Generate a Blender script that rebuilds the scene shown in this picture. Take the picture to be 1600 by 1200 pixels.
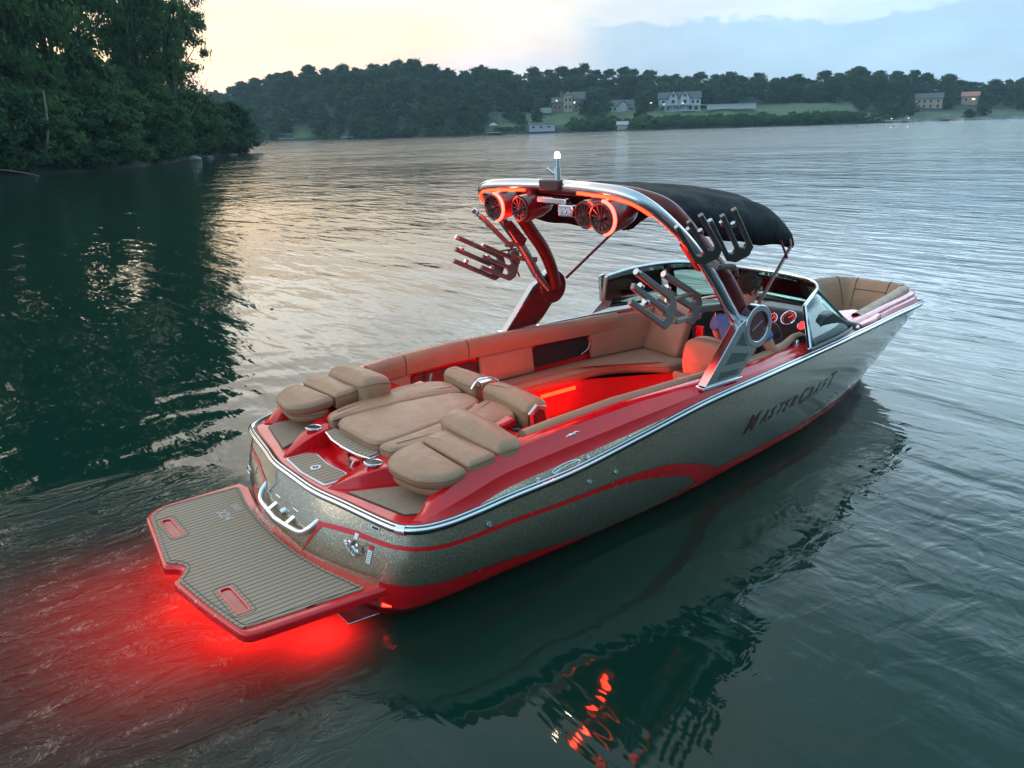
import bpy, bmesh, math, random
from mathutils import Vector, Matrix, noise
R_ = math.radians
random.seed(7)
for o in list(bpy.data.objects): bpy.data.objects.remove(o)
sc = bpy.context.scene
COL = sc.collection
# ------------------------------------------------------------------ camera
CAMP = Vector((-1.756, -4.826, 2.821)); YAW = 52.099
def setup_camera():
    yaw, pitch, roll = R_(YAW), R_(17.453), R_(-1.685)
    cy, sy, cp, sp = math.cos(yaw), math.sin(yaw), math.cos(pitch), math.sin(pitch)
    f = Vector((cy*cp, sy*cp, -sp)); r = Vector((sy, -cy, 0)); u = r.cross(f)
    cr, sr = math.cos(roll), math.sin(roll)
    r2 = r*cr+u*sr; u2 = u*cr-r*sr
    cd = bpy.data.cameras.new('camera'); cam = bpy.data.objects.new('camera', cd); COL.objects.link(cam)
    m = Matrix((r2, u2, -f)).transposed().to_4x4(); m.translation = CAMP
    cam.matrix_world = m
    cd.sensor_width = 36; cd.lens = 36*1276.2/1600; cd.clip_end = 5000; cd.clip_start = .05
    sc.camera = cam
setup_camera()
sc.render.resolution_x, sc.render.resolution_y = 1024, 768
sc.render.engine = 'CYCLES'
sc.view_settings.view_transform = 'Standard'; sc.view_settings.look = 'None'
sc.view_settings.exposure = .5; sc.view_settings.gamma = 1
sc.cycles.max_bounces = 8; sc.cycles.transparent_max_bounces = 12
# ------------------------------------------------------------------ node helpers
class NT:
    def __init__(s, tree): s.t = tree; s.n = tree.nodes; s.l = tree.links
    def add(s, typ, **kw):
        nd = s.n.new(typ)
        for k, v in kw.items(): setattr(nd, k, v)
        return nd
    def link(s, a, b): s.l.new(a, b)
    def put(s, sock, v):
        if isinstance(v, bpy.types.NodeSocket): s.l.new(v, sock)
        elif v is not None: sock.default_value = v
    def math(s, op, a, b=None, c=None, clamp=False):
        nd = s.add('ShaderNodeMath', operation=op); nd.use_clamp = clamp
        s.put(nd.inputs[0], a); s.put(nd.inputs[1], b)
        if c is not None: s.put(nd.inputs[2], c)
        return nd.outputs[0]
    def mix(s, f, a, b, blend='MIX'):
        nd = s.add('ShaderNodeMix', data_type='RGBA', blend_type=blend)
        s.put(nd.inputs[0], f); s.put(nd.inputs[6], a); s.put(nd.inputs[7], b)
        return nd.outputs[2]
    def ramp(s, f, stops, interp='LINEAR'):
        nd = s.add('ShaderNodeValToRGB'); cr = nd.color_ramp; cr.interpolation = interp
        while len(cr.elements) < len(stops): cr.elements.new(0.5)
        for e, (p, c) in zip(cr.elements, stops):
            e.position = p; e.color = (c, c, c, 1) if not hasattr(c, '__len__') else (*c[:3], 1)
        s.put(nd.inputs[0], f); return nd.outputs[0]
    def rng(s, v, a, b, c=0., d=1., smooth=True):
        nd = s.add('ShaderNodeMapRange'); nd.interpolation_type = 'SMOOTHSTEP' if smooth else 'LINEAR'
        s.put(nd.inputs[0], v)
        for i, x in enumerate((a, b, c, d)): nd.inputs[i+1].default_value = x
        return nd.outputs[0]
    def noise(s, vec, scale, detail=3, rough=.5, dist=0., dim='3D'):
        nd = s.add('ShaderNodeTexNoise'); nd.noise_dimensions = dim
        if vec is not None: s.l.new(vec, nd.inputs['Vector'])
        nd.inputs['Scale'].default_value = scale; nd.inputs['Detail'].default_value = detail
        nd.inputs['Roughness'].default_value = rough; nd.inputs['Distortion'].default_value = dist
        return nd.outputs[0]
    def mapping(s, vec, sc=(1, 1, 1), rot=(0, 0, 0), loc=(0, 0, 0)):
        nd = s.add('ShaderNodeMapping'); s.l.new(vec, nd.inputs[0])
        nd.inputs['Scale'].default_value = sc; nd.inputs['Rotation'].default_value = rot; nd.inputs['Location'].default_value = loc
        return nd.outputs[0]
# ------------------------------------------------------------------ world
SUN_AZ = R_(80)
def setup_world():
    w = bpy.data.worlds.new('World'); sc.world = w; w.use_nodes = True
    t = NT(w.node_tree); t.n.clear()
    out = t.add('ShaderNodeOutputWorld'); bg = t.add('ShaderNodeBackground')
    tc = t.add('ShaderNodeTexCoord'); sep = t.add('ShaderNodeSeparateXYZ'); t.link(tc.outputs['Generated'], sep.inputs[0])
    X, Y, Z = sep.outputs
    zz = t.math('MAXIMUM', Z, 0.0)
    h = t.math('POWER', t.math('ADD', t.math('MULTIPLY', X, X), t.math('MULTIPLY', Y, Y)), .5)
    az = t.math('DIVIDE', t.math('ADD', t.math('MULTIPLY', X, math.cos(SUN_AZ)), t.math('MULTIPLY', Y, math.sin(SUN_AZ))), t.math('MAXIMUM', h, .001))
    # slow cloud wobble of the elevation
    st = t.mapping(tc.outputs['Generated'], sc=(1, 1, 9))
    n1 = t.noise(st, 2.2, 5, .55, .4)
    wob = t.math('MULTIPLY', t.math('SUBTRACT', n1, .5), .09)
    ze = t.math('ADD', zz, wob)
    ze = t.math('POWER', t.math('MAXIMUM', ze, 0.0), .5)
    def q(z): return math.sqrt(z)
    cool = t.ramp(ze, [(0, (.40, .60, .75)), (q(.05), (.41, .63, .81)), (q(.11), (.42, .66, .88)), (q(.15), (.52, .75, .95)), (q(.19), (1.6, 2.15, 2.6)), (q(.36), (1.25, 1.85, 2.25)), (q(.55), (.42, .80, 1.0)), (1., (.38, .72, .92))])
    warm = t.ramp(ze, [(0, (.44, .50, .60)), (q(.035), (.50, .54, .65)), (q(.065), (.88, .66, .56)), (q(.10), (.95, .76, .52)), (q(.155), (.90, .78, .60)), (q(.20), (2.2, 2.0, 1.7)), (q(.42), (1.9, 1.75, 1.55)), (q(.65), (.80, .92, .98)), (1., (.38, .72, .92))])
    azh = t.math('DIVIDE', t.math('ADD', t.math('MULTIPLY', X, math.cos(R_(108))), t.math('MULTIPLY', Y, math.sin(R_(108)))), t.math('MAXIMUM', h, .001))
    hi = t.rng(ze, q(.13), q(.24)); f1 = t.rng(az, .70, .985); f2 = t.rng(azh, .15, .95)
    f = t.math('ADD', t.math('MULTIPLY', f1, t.math('SUBTRACT', 1., hi)), t.math('MULTIPLY', f2, hi))
    colr = t.mix(f, cool, warm)
    # pale pinkish band of cloud high in the middle
    pink = t.math('MULTIPLY', t.rng(ze, q(.09), q(.15)), t.math('MULTIPLY', t.rng(az, .3, .8), t.rng(t.noise(t.mapping(tc.outputs['Generated'], sc=(1, 1, 7)), 3.1, 4, .5), .42, .6)))
    colr = t.mix(t.math('MULTIPLY', pink, .55), colr, (.92, .80, .72, 1))
    # a hazy grey-blue cloud bank low over the middle of the far shore
    bank_n = t.noise(t.mapping(tc.outputs['Generated'], sc=(1, 1, 2.5)), 7, 6, .6)
    top = t.math('ADD', .108, t.math('MULTIPLY', t.math('SUBTRACT', bank_n, .5), .085))
    inb = t.rng(t.math('SUBTRACT', top, zz), -.003, .004); side_m = t.rng(az, .85, .815)
    bank = t.math('MULTIPLY', inb, side_m)
    pale = t.math('MULTIPLY', t.math('MULTIPLY', t.math('SUBTRACT', 1., inb), t.rng(az, .52, .72)), t.math('MULTIPLY', side_m, t.rng(zz, .20, .155)))
    colr = t.mix(t.math('MULTIPLY', bank, .72), colr, (.33, .51, .68, 1)); colr = t.mix(t.math('MULTIPLY', pale, .7), colr, (.62, .68, .76, 1))
    mot = t.ramp(t.noise(t.mapping(tc.outputs['Generated'], sc=(1, 1, 3)), 4, 5, .6), [(.3, .86), (.7, 1.12)])
    colr = t.mix(1., colr, mot, 'MULTIPLY')
    # the eastern side, behind the photographer, is already dark at low height
    ea = R_(-88); eaz = t.math('DIVIDE', t.math('ADD', t.math('MULTIPLY', X, math.cos(ea)), t.math('MULTIPLY', Y, math.sin(ea))), t.math('MAXIMUM', h, .001))
    dk_ = t.math('MULTIPLY', t.rng(eaz, .25, .75), t.rng(zz, .62, .35))
    colr = t.mix(t.math('MULTIPLY', dk_, .85), colr, (.07, .11, .13, 1))
    sky = t.add('ShaderNodeTexSky'); sky.sky_type = 'NISHITA'; sky.sun_disc = False
    sky.sun_elevation = R_(3); sky.sun_rotation = R_(90)-SUN_AZ; sky.dust_density = 2
    sk = t.mix(1., sky.outputs[0], (.012, .012, .012, 1), 'MULTIPLY')
    tot = t.mix(1., colr, sk, 'ADD')
    # below the horizon: dark
    tot = t.mix(t.rng(Z, -.02, -.002), (.002, .006, .006, 1), tot)
    t.link(tot, bg.inputs[0]); bg.inputs[1].default_value = 1.0
    t.link(bg.outputs[0], out.inputs[0])
setup_world()
sd = bpy.data.lights.new('sun', 'SUN'); sd.energy = .35; sd.angle = R_(12); sd.color = (1, .8, .62)
so = bpy.data.objects.new('sun', sd); COL.objects.link(so)
so.rotation_euler = (R_(90-6), 0, SUN_AZ+R_(90)); so['kind'] = 'structure'
# ------------------------------------------------------------------ materials
def mat(name, col=(.5, .5, .5), rough=.5, metal=0., coat=0., bump=None, var=None, spec=None, emis=None, coatr=.05):
    m = bpy.data.materials.new(name); m.use_nodes = True
    t = NT(m.node_tree); b = t.n['Principled BSDF']
    b.inputs['Base Color'].default_value = (*col, 1); b.inputs['Roughness'].default_value = rough
    b.inputs['Metallic'].default_value = metal; b.inputs['Coat Weight'].default_value = coat
    b.inputs['Coat Roughness'].default_value = coatr
    if spec is not None: b.inputs['Specular IOR Level'].default_value = spec
    tc = t.add('ShaderNodeTexCoord')
    if var:
        n = t.noise(tc.outputs['Object'], var[0], 4, .6)
        t.link(t.ramp(n, [(.3, tuple(c*(1-var[1]) for c in col)), (.7, tuple(min(1, c*(1+var[1])) for c in col))]), b.inputs['Base Color'])
        t.link(t.rng(t.noise(tc.outputs['Object'], var[0]*2.3, 4, .6), .3, .7, max(.02, rough-.06), rough+.08), b.inputs['Roughness'])
    if bump:
        h = None
        for sc_, amt in bump:
            n = t.math('MULTIPLY', t.noise(tc.outputs['Object'], sc_, 3, .6), amt)
            h = n if h is None else t.math('ADD', h, n)
        bn = t.add('ShaderNodeBump'); bn.inputs['Distance'].default_value = 1; t.link(h, bn.inputs['Height']); t.link(bn.outputs[0], b.inputs['Normal'])
    if emis:
        b.inputs['Emission Color'].default_value = (*emis[0], 1); b.inputs['Emission Strength'].default_value = emis[1]
    return m
M = {}
M['red'] = mat('red gelcoat', (.62, .004, .010), .2, coat=.3, var=(3, .08), bump=[(1.5, .002)])
M['red_dark'] = mat('red hull bottom', (.30, .004, .006), .3, coat=.6, var=(3, .15))
M['chrome'] = mat('polished chrome', (.75, .77, .8), .12, 1.)
M['alu'] = mat('polished aluminium', (.52, .52, .55), .2, 1.)
M['rackalu'] = mat('anodised rack aluminium', (.23, .19, .18), .34, .8)
M['rubber'] = mat('black rubber', (.02, .022, .025), .35, var=(20, .3))
M['dark'] = mat('black plastic', (.012, .012, .014), .4, var=(20, .3))
M['leather'] = mat('tan vinyl', (.33, .178, .105), .44, var=(4, .07), bump=[(260, .0006), (7, .012), (19, .0025)])
M['leather_in'] = mat('tan vinyl perforated', (.315, .165, .10), .52, var=(5, .08), bump=[(180, .0012), (7, .008)])
M['piping'] = mat('tan piping', (.17, .09, .055), .5)
M['seam'] = mat('seam piping', (.11, .065, .045), .6)
M['floor'] = mat('woven cockpit floor', (.25, .19, .16), .8, var=(40, .15), bump=[(200, .002)])
M['canvas'] = mat('navy black canvas', (.010, .012, .017), .85, var=(6, .3), bump=[(300, .001), (5, .02), (14, .006)], spec=.25)
M['pod'] = mat('speaker shell', (.10, .006, .008), .3, coat=.5)
M['panel'] = mat('green grey inlay', (.10, .12, .10), .45, .3, var=(20, .1))
M['led'] = mat('red led', (.8, .05, .02), .5, emis=((1, .02, .008), 7))
M['towerred'] = mat('dark red anodised tower', (.13, .018, .018), .32, .4, var=(6, .1))
M['ledhot'] = mat('red led ring', (.9, .3, .2), .5, emis=((1, .045, .03), 6))
M['ledstrip'] = mat('orange red led', (.9, .2, .1), .5, emis=((1, .018, .002), 6))
M['bulb'] = mat('white bulb', (1, 1, 1), .4, emis=((1, .72, .45), 30))
M['gauge'] = mat('gauge face', (.03, .01, .01), .3, coat=1)
M['gaugeglow'] = mat('gauge glow', (.5, .02, .02), .3, emis=((1, .03, .03), 1.6))
M['white'] = mat('white print', (.75, .75, .75), .5)
M['decal'] = mat('dark red lettering', (.10, .003, .008), .35, coat=.6)
M['deckmark'] = mat('pale pad lettering', (.42, .38, .36), .7)
M['skin'] = mat('skin', (.48, .25, .17), .5, var=(12, .08))
M['hair'] = mat('brown hair', (.035, .018, .012), .6, var=(60, .4), bump=[(90, .012)])
M['shirt'] = mat('blue cotton', (.055, .14, .36), .85, var=(10, .12), bump=[(18, .012), (300, .001)])
M['shorts'] = mat('navy shorts', (.03, .07, .16), .85, var=(10, .15), bump=[(20, .01)])
def flake():
    m = mat('bronze flake gelcoat', (.27, .24, .2), .18, .8, coat=1.0, coatr=.03)
    t = NT(m.node_tree); b = t.n['Principled BSDF']; tc = t.add('ShaderNodeTexCoord')
    v = t.add('ShaderNodeTexVoronoi'); v.inputs['Scale'].default_value = 95; t.link(tc.outputs['Object'], v.inputs['Vector'])
    sep = t.add('ShaderNodeSeparateColor'); t.link(v.outputs['Color'], sep.inputs[0])
    spark = t.math('MULTIPLY', t.math('GREATER_THAN', sep.outputs[0], .90), t.math('LESS_THAN', v.outputs['Distance'], .30))
    v2 = t.add('ShaderNodeTexVoronoi'); v2.inputs['Scale'].default_value = 260; t.link(tc.outputs['Object'], v2.inputs['Vector'])
    sep2 = t.add('ShaderNodeSeparateColor'); t.link(v2.outputs['Color'], sep2.inputs[0])
    fine = t.ramp(sep2.outputs[0], [(0, (.21, .175, .13)), (.7, (.40, .335, .25)), (1, (.72, .58, .38))])
    t.link(t.mix(spark, fine, (1, .85, .6, 1)), b.inputs['Base Color'])
    bn = t.add('ShaderNodeBump'); bn.inputs['Distance'].default_value = .0012; bn.inputs['Strength'].default_value = .6
    t.link(sep2.outputs[1], bn.inputs['Height']); t.link(bn.outputs[0], b.inputs['Normal'])
    return m
M['flake'] = flake()
def teak():
    # foam deck pad with routed dark lines every 45 mm across the boat
    m = mat('foam deck pad', (.23, .19, .155), .8)
    t = NT(m.node_tree); b = t.n['Principled BSDF']; tc = t.add('ShaderNodeTexCoord')
    sep = t.add('ShaderNodeSeparateXYZ'); t.link(tc.outputs['Object'], sep.inputs[0])
    fr = t.math('FRACT', t.math('DIVIDE', t.math('ADD', sep.outputs[1], 5.0), .044))
    d = t.math('ABSOLUTE', t.math('SUBTRACT', fr, .5))
    line = t.rng(d, .045, .085, 1., 0.)
    n = t.noise(tc.outputs['Object'], 60, 4, .6); n2 = t.noise(tc.outputs['Object'], 4, 3, .6)
    base = t.mix(n2, t.mix(n, (.27, .185, .130, 1), (.35, .245, .175, 1)), t.mix(n, (.30, .21, .15, 1), (.38, .27, .195, 1)))
    t.link(t.mix(line, base, (.03, .028, .026, 1)), b.inputs['Base Color'])
    bn = t.add('ShaderNodeBump'); bn.inputs['Distance'].default_value = .003; t.link(t.math('ADD', t.math('SUBTRACT', 1., line), t.math('MULTIPLY', n, .12)), bn.inputs['Height']); t.link(bn.outputs[0], b.inputs['Normal'])
    return m
M['teak'] = teak()
M['pad'] = mat('brushed tan pad', (.30, .20, .145), .8, var=(30, .1), bump=[(150, .0015)])
def glass(name, tint, mixf):
    m = bpy.data.materials.new(name); m.use_nodes = True; t = NT(m.node_tree); t.n.clear()
    out = t.add('ShaderNodeOutputMaterial'); tr = t.add('ShaderNodeBsdfTransparent'); tr.inputs[0].default_value = (*tint, 1)
    gl = t.add('ShaderNodeBsdfGlossy'); gl.inputs['Roughness'].default_value = .02; gl.inputs[0].default_value = (.9, 1, .97, 1)
    lw = t.add('ShaderNodeFresnel'); lw.inputs[0].default_value = 1.5
    mx = t.add('ShaderNodeMixShader'); t.link(t.math('ADD', lw.outputs[0], mixf), mx.inputs[0]); t.link(tr.outputs[0], mx.inputs[1]); t.link(gl.outputs[0], mx.inputs[2]); t.link(mx.outputs[0], out.inputs[0])
    return m
M['glass'] = glass('tinted glass', (.74, .90, .84), .05)
def water_mat():
    m = bpy.data.materials.new('lake water'); m.use_nodes = True; t = NT(m.node_tree); b = t.n['Principled BSDF']; out = t.n['Material Output']
    b.inputs['Base Color'].default_value = (.0018, .0190, .0125, 1); b.inputs['Roughness'].default_value = .03; b.inputs['IOR'].default_value = 1.333
    geo = t.add('ShaderNodeNewGeometry'); P = geo.outputs['Position']
    sep = t.add('ShaderNodeSeparateXYZ'); t.link(P, sep.inputs[0]); X, Y = sep.outputs[0], sep.outputs[1]
    def dist(cx, cy):
        dx = t.math('SUBTRACT', X, cx); dy = t.math('SUBTRACT', Y, cy)
        return t.math('SQRT', t.math('ADD', t.math('MULTIPLY', dx, dx), t.math('MULTIPLY', dy, dy)))
    dc = dist(CAMP.x, CAMP.y)
    # wind ripples: crests run roughly across the view
    rp = t.mapping(P, sc=(1, 1, 1), rot=(0, 0, R_(-52)))
    rp2 = t.mapping(P, sc=(1.6, .8, 1), rot=(0, 0, R_(-40)))
    big = t.noise(rp2, .30, 2, .5, .3); mid = t.noise(t.mapping(P, sc=(1.9, .6, 1), rot=(0, 0, R_(-60))), 1.1, 2, .45, .5); sm = t.noise(t.mapping(P, sc=(2.2, .6, 1), rot=(0, 0, R_(-50))), 3.2, 2, .5, .4)
    patch = t.rng(t.noise(P, .07, 3, .6), .35, .65, .65, 1.1)
    near = t.math('MULTIPLY', t.rng(dc, 3.0, 11., .45, 1.), t.rng(dc, 22., 150., 1., 4.2))
    hgt = t.math('ADD', t.math('MULTIPLY', big, .055), t.math('ADD', t.math('MULTIPLY', mid, .034), t.math('MULTIPLY', sm, .0075)))
    hgt = t.math('MULTIPLY', hgt, t.math('MULTIPLY', patch, near))
    # rings that spread from the port quarter of the boat
    d2 = dist(.6, .8)
    dn = t.math('ADD', d2, t.math('MULTIPLY', t.noise(P, 1.1, 3, .5), .9))
    ring = t.math('MULTIPLY', t.math('SINE', t.math('MULTIPLY', dn, 9.)), .0030)
    side = t.math('MULTIPLY', t.rng(d2, 1.2, 2.2), t.rng(d2, 7.5, 3.5))
    side = t.math('MULTIPLY', side, t.rng(t.math('ADD', Y, t.math('MULTIPLY', X, -.4)), -.2, 1.0))
    hgt = t.math('ADD', hgt, t.math('MULTIPLY', ring, side))
    # churn behind the platform
    d3 = dist(-1.55, .35)
    churn = t.rng(d3, 2.7, .5)
    cn = t.noise(t.mapping(P, sc=(1.0, 2.4, 1), rot=(0, 0, R_(-25))), 2.4, 4, .6, 1.6)
    hgt = t.math('ADD', hgt, t.math('MULTIPLY', t.math('MULTIPLY', cn, .15), churn))
    # small capillary waves that break the reflection off the starboard side
    d4 = dist(4.2, -3.4)
    cap = t.math('MULTIPLY', t.noise(t.mapping(P, sc=(1, 1.6, 1), rot=(0, 0, R_(20))), 2.6, 3, .5, 1.0), .011)
    hgt = t.math('ADD', hgt, t.math('MULTIPLY', cap, t.rng(d4, 3.6, 1.2)))
    bn = t.add('ShaderNodeBump'); bn.inputs['Distance'].default_value = 1.; bn.inputs['Strength'].default_value = 1.; t.link(hgt, bn.inputs['Height']); t.link(bn.outputs[0], b.inputs['Normal'])
    # foam flecks in the churn
    foam = t.math('MULTIPLY', t.rng(t.noise(t.mapping(P, sc=(1, 2, 1), rot=(0, 0, R_(-25))), 7, 6, .7, 1.2), .60, .70), t.rng(dist(-1.9, .6), 1.1, .2))
    t.link(t.mix(t.math('MULTIPLY', foam, .10), (.0018, .0190, .0125, 1), (.5, .52, .52, 1)), b.inputs['Base Color'])
    tr = t.add('ShaderNodeBsdfTranslucent'); tr.inputs[0].default_value = (.40, .25, .24, 1)
    ad = t.add('ShaderNodeAddShader'); t.link(b.outputs[0], ad.inputs[0]); t.link(tr.outputs[0], ad.inputs[1]); t.link(ad.outputs[0], out.inputs[0])
    return m
M['water'] = water_mat()
# ------------------------------------------------------------------ mesh builder
class MB:
    def __init__(s): s.v = []; s.f = []; s.m = []
    def add(s, vs, fs, mi=0):
        n = len(s.v); s.v += [Vector(p) for p in vs]; s.f += [tuple(i+n for i in f) for f in fs]; s.m += [mi]*len(fs); return s
    def grid(s, rows, mi=0, wrap=False, flip=False):
        n = len(rows[0]); vs = [p for r in rows for p in r]; fs = []
        for i in range(len(rows)-1):
            for j in range(n if wrap else n-1):
                k = (j+1) % n; q = (i*n+j, i*n+k, (i+1)*n+k, (i+1)*n+j); fs.append(q[::-1] if flip else q)
        return s.add(vs, fs, mi)
    def tube(s, pts, r, mi=0, n=10, cap=True, sy=1., smooth=0, up=None):
        pts = [Vector(p) for p in pts]
        if smooth: pts = crom(pts, smooth)
        rows = []; T0 = (pts[1]-pts[0]).normalized()
        N = (Vector(up) if up else (Vector((0, 0, 1)) if abs(T0.z) < .9 else Vector((1, 0, 0))))
        for i, p in enumerate(pts):
            T = (pts[min(i+1, len(pts)-1)]-pts[max(i-1, 0)]).normalized()
            N = (N-T*N.dot(T)).normalized(); B = T.cross(N)
            rr = r(i/(len(pts)-1)) if callable(r) else r
            rows.append([p+N*(rr*sy*math.cos(a))+B*(rr*math.sin(a)) for a in [2*math.pi*k/n for k in range(n)]])
        s.grid(rows, mi, wrap=True)
        if cap:
            s.add(rows[0], [tuple(range(n))], mi); s.add(rows[-1], [tuple(range(n))[::-1]], mi)
        return s
    def bar(s, a, b, w, h, mi=0, up=(0, 0, 1)):
        a, b = Vector(a), Vector(b); T = (b-a).normalized(); U = Vector(up); U = (U-T*U.dot(T)).normalized(); S = T.cross(U)
        vs = [p+S*(sx*w/2)+U*(sz*h/2) for p in (a, b) for sx, sz in ((-1, -1), (1, -1), (1, 1), (-1, 1))]
        return s.add(vs, [(0, 1, 2, 3), (4, 7, 6, 5), (0, 4, 5, 1), (1, 5, 6, 2), (2, 6, 7, 3), (3, 7, 4, 0)], mi)
    def box(s, c, sz, mi=0, M_=None):
        x, y, z = [k/2 for k in sz]; c = Vector(c)
        vs = [Vector((a*x, b*y, d*z)) for d in (-1, 1) for b in (-1, 1) for a in (-1, 1)]
        vs = [((M_ @ v) if M_ else v)+c for v in vs]
        return s.add(vs, [(0, 1, 3, 2), (4, 6, 7, 5), (0, 4, 5, 1), (1, 5, 7, 3), (3, 7, 6, 2), (2, 6, 4, 0)], mi)
    def prism(s, poly, a, b, mi=0, axis='z', top=None):
        # poly in 2D extruded along an axis between a and b (numbers, or functions of the 2D point)
        def mk(p, v):
            v = v(*p) if callable(v) else v
            return {'z': (p[0], p[1], v), 'y': (p[0], v, p[1]), 'x': (v, p[0], p[1])}[axis]
        n = len(poly)
        vs = [mk(p, a) for p in poly]+[mk(p, b) for p in poly]
        fs = [(i, (i+1) % n, n+(i+1) % n, n+i) for i in range(n)]
        s.add(vs, fs, mi); s.add([mk(p, a) for p in poly], [tuple(range(n))[::-1]], mi); s.add([mk(p, b) for p in poly], [tuple(range(n))], top if top is not None else mi)
        return s
    def lathe(s, prof, c, axis, mi=0, n=24):
        # prof: (along, radius)
        A = Vector(axis).normalized(); U = A.orthogonal().normalized(); W = A.cross(U); c = Vector(c)
        s.grid([[c+A*h+(U*math.cos(t)+W*math.sin(t))*max(r, 1e-4) for t in [2*math.pi*k/n for k in range(n)]] for h, r in prof], mi, wrap=True); return s
    def build(s, name, mats, parent=None, smooth=True, bevel=0, seg=2, angle=40, label=None, weld=True):
        me = bpy.data.meshes.new(name); me.from_pydata([tuple(v) for v in s.v], [], s.f)
        mats = mats if isinstance(mats, (list, tuple)) else [mats]
        for m in mats: me.materials.append(M[m] if isinstance(m, str) else m)
        for p, mi in zip(me.polygons, s.m): p.material_index = mi
        if weld:
            bm = bmesh.new(); bm.from_mesh(me); bmesh.ops.remove_doubles(bm, verts=bm.verts, dist=1e-5)
            bmesh.ops.recalc_face_normals(bm, faces=bm.faces); bm.to_mesh(me); bm.free()
        o = bpy.data.objects.new(name, me); COL.objects.link(o)
        if smooth:
            me.polygons.foreach_set('use_smooth', [True]*len(me.polygons))
            me.set_sharp_from_angle(angle=R_(angle))
        if bevel:
            b = o.modifiers.new('b', 'BEVEL'); b.width = bevel; b.segments = seg; b.limit_method = 'ANGLE'; b.angle_limit = R_(35)
        if parent: o.parent = parent
        if label: o['label'] = label
        return o
def crom(pts, k):
    pts = [Vector(p) for p in pts]; out = []; n = len(pts)
    for i in range(n-1):
        p0 = pts[max(i-1, 0)]; p1 = pts[i]; p2 = pts[i+1]; p3 = pts[min(i+2, n-1)]
        for j in range(k):
            t = j/k; out.append(.5*((2*p1)+(p2-p0)*t+(2*p0-5*p1+4*p2-p3)*t*t+(3*p1-p0-3*p2+p3)*t**3))
    out.append(pts[-1]); return out
def crom_at(pts, s):
    n = len(pts); i = min(max(int(s), 0), n-2); t = s-i
    p0 = pts[i-1] if i > 0 else (pts[0]*2-pts[1]); p1 = pts[i]; p2 = pts[i+1]; p3 = pts[i+2] if i+2 < n else pts[n-1]*2-pts[n-2]
    return .5*((2*p1)+(p2-p0)*t+(2*p0-5*p1+4*p2-p3)*t*t+(3*p1-p0-3*p2+p3)*t**3)
def lin(tab, x):
    if x <= tab[0][0]: return tab[0][1]
    for (a, va), (b, vb) in zip(tab, tab[1:]):
        if x <= b: return va+(vb-va)*(x-a)/(b-a)
    return tab[-1][1]
def roundpoly(poly, r, k=5):
    out = []; n = len(poly)
    for i in range(n):
        p = Vector(poly[i]); a = Vector(poly[i-1])-p; b = Vector(poly[(i+1) % n])-p
        rr = r[i] if hasattr(r, '__len__') else r
        la = min(rr, a.length*.48); lb = min(rr, b.length*.48)
        A = p+a.normalized()*la; B = p+b.normalized()*lb
        for j in range(k+1):
            t = j/k; out.append(A*(1-t)**2+p*2*t*(1-t)+B*t*t)
    return out
def area2(poly):
    return sum(poly[i-1][0]*poly[i][1]-poly[i][0]*poly[i-1][1] for i in range(len(poly)))
def inset(poly, d):
    n = len(poly); out = []
    for i in range(n):
        a = Vector(poly[i-1]); p = Vector(poly[i]); b = Vector(poly[(i+1) % n])
        e1 = (p-a); e2 = (b-p)
        if e1.length < 1e-7: e1 = e2
        if e2.length < 1e-7: e2 = e1
        e1 = e1.normalized(); e2 = e2.normalized()
        nn = Vector((-(e1+e2).y, (e1+e2).x))
        if nn.length < 1e-6: nn = Vector((-e1.y, e1.x))
        nn.normalize(); c = max(.5, nn.dot(Vector((-e1.y, e1.x))))
        out.append(p+nn*(d/c))
    return out
def pad(mb, poly, zf, th, r, rc=.05, crown=.012, M_=None, mi=0, dense=True):
    """upholstered cushion: outline poly (x,y), top height zf(x,y), thickness th, edge radius r"""
    poly = [tuple(p) for p in poly]
    if area2(poly) < 0: poly = poly[::-1]
    P = roundpoly(poly, rc)
    Q = []
    for i in range(len(P)):
        a, b = P[i], P[(i+1) % len(P)]; k = max(1, int((b-a).length/.08)) if dense else 1
        if (b-a).length < 1e-6: continue
        for j in range(k): Q.append(a.lerp(b, j/k))
    P = Q
    zf = zf if callable(zf) else (lambda x, y, v=zf: v)
    cen = sum(P, Vector((0, 0)))/len(P)
    rows = []
    def row(pp, dz): rows.append([Vector((p.x, p.y, zf(p.x, p.y)+dz)) for p in pp])
    lo = inset(P, r*.6); row([cen]*len(P), -th); row(lo, -th); row(inset(P, r*.15), -th+r*.5)
    for k in range(6):
        th_ = k/5*math.pi/2; row(inset(P, r*(1-math.cos(th_))), -r*(1-math.sin(th_)))
    I = inset(P, r)
    for k in range(1, 6):
        f = k/5; row([p.lerp(cen, f) for p in I], crown*(1-(1-f)**2))
    if M_: rows = [[M_ @ p for p in rw] for rw in rows]
    mb.grid(rows, mi, wrap=True)
    pr = [rows[3][i].lerp(rows[4][i], .5) for i in range(len(rows[3]))]; cc = sum(pr, Vector((0, 0, 0)))/len(pr); pr = [p+(p-cc).normalized()*.001 for p in pr]; mb.tube(pr+[pr[0]], .0032, 1, n=5, cap=False)
    return mb
def frame(o, x, y):
    """matrix from origin and local x and y axes"""
    x = Vector(x).normalized(); y = Vector(y); y = (y-x*y.dot(x)).normalized(); z = x.cross(y)
    m = Matrix((x, y, z)).transposed().to_4x4(); m.translation = Vector(o); return m
def empty(name, loc, label=None, cat=None, group=None, kind=None):
    o = bpy.data.objects.new(name, None); COL.objects.link(o); o.location = loc; o.empty_display_size = .2; tag(o, label, cat, group, kind); return o
def tag(o, label=None, cat=None, group=None, kind=None):
    for k, v in (('label', label), ('category', cat), ('group', group), ('kind', kind)):
        if v: o[k] = v
    return o
def mir(p): return Vector((p[0], -p[1], p[2]))
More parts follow.
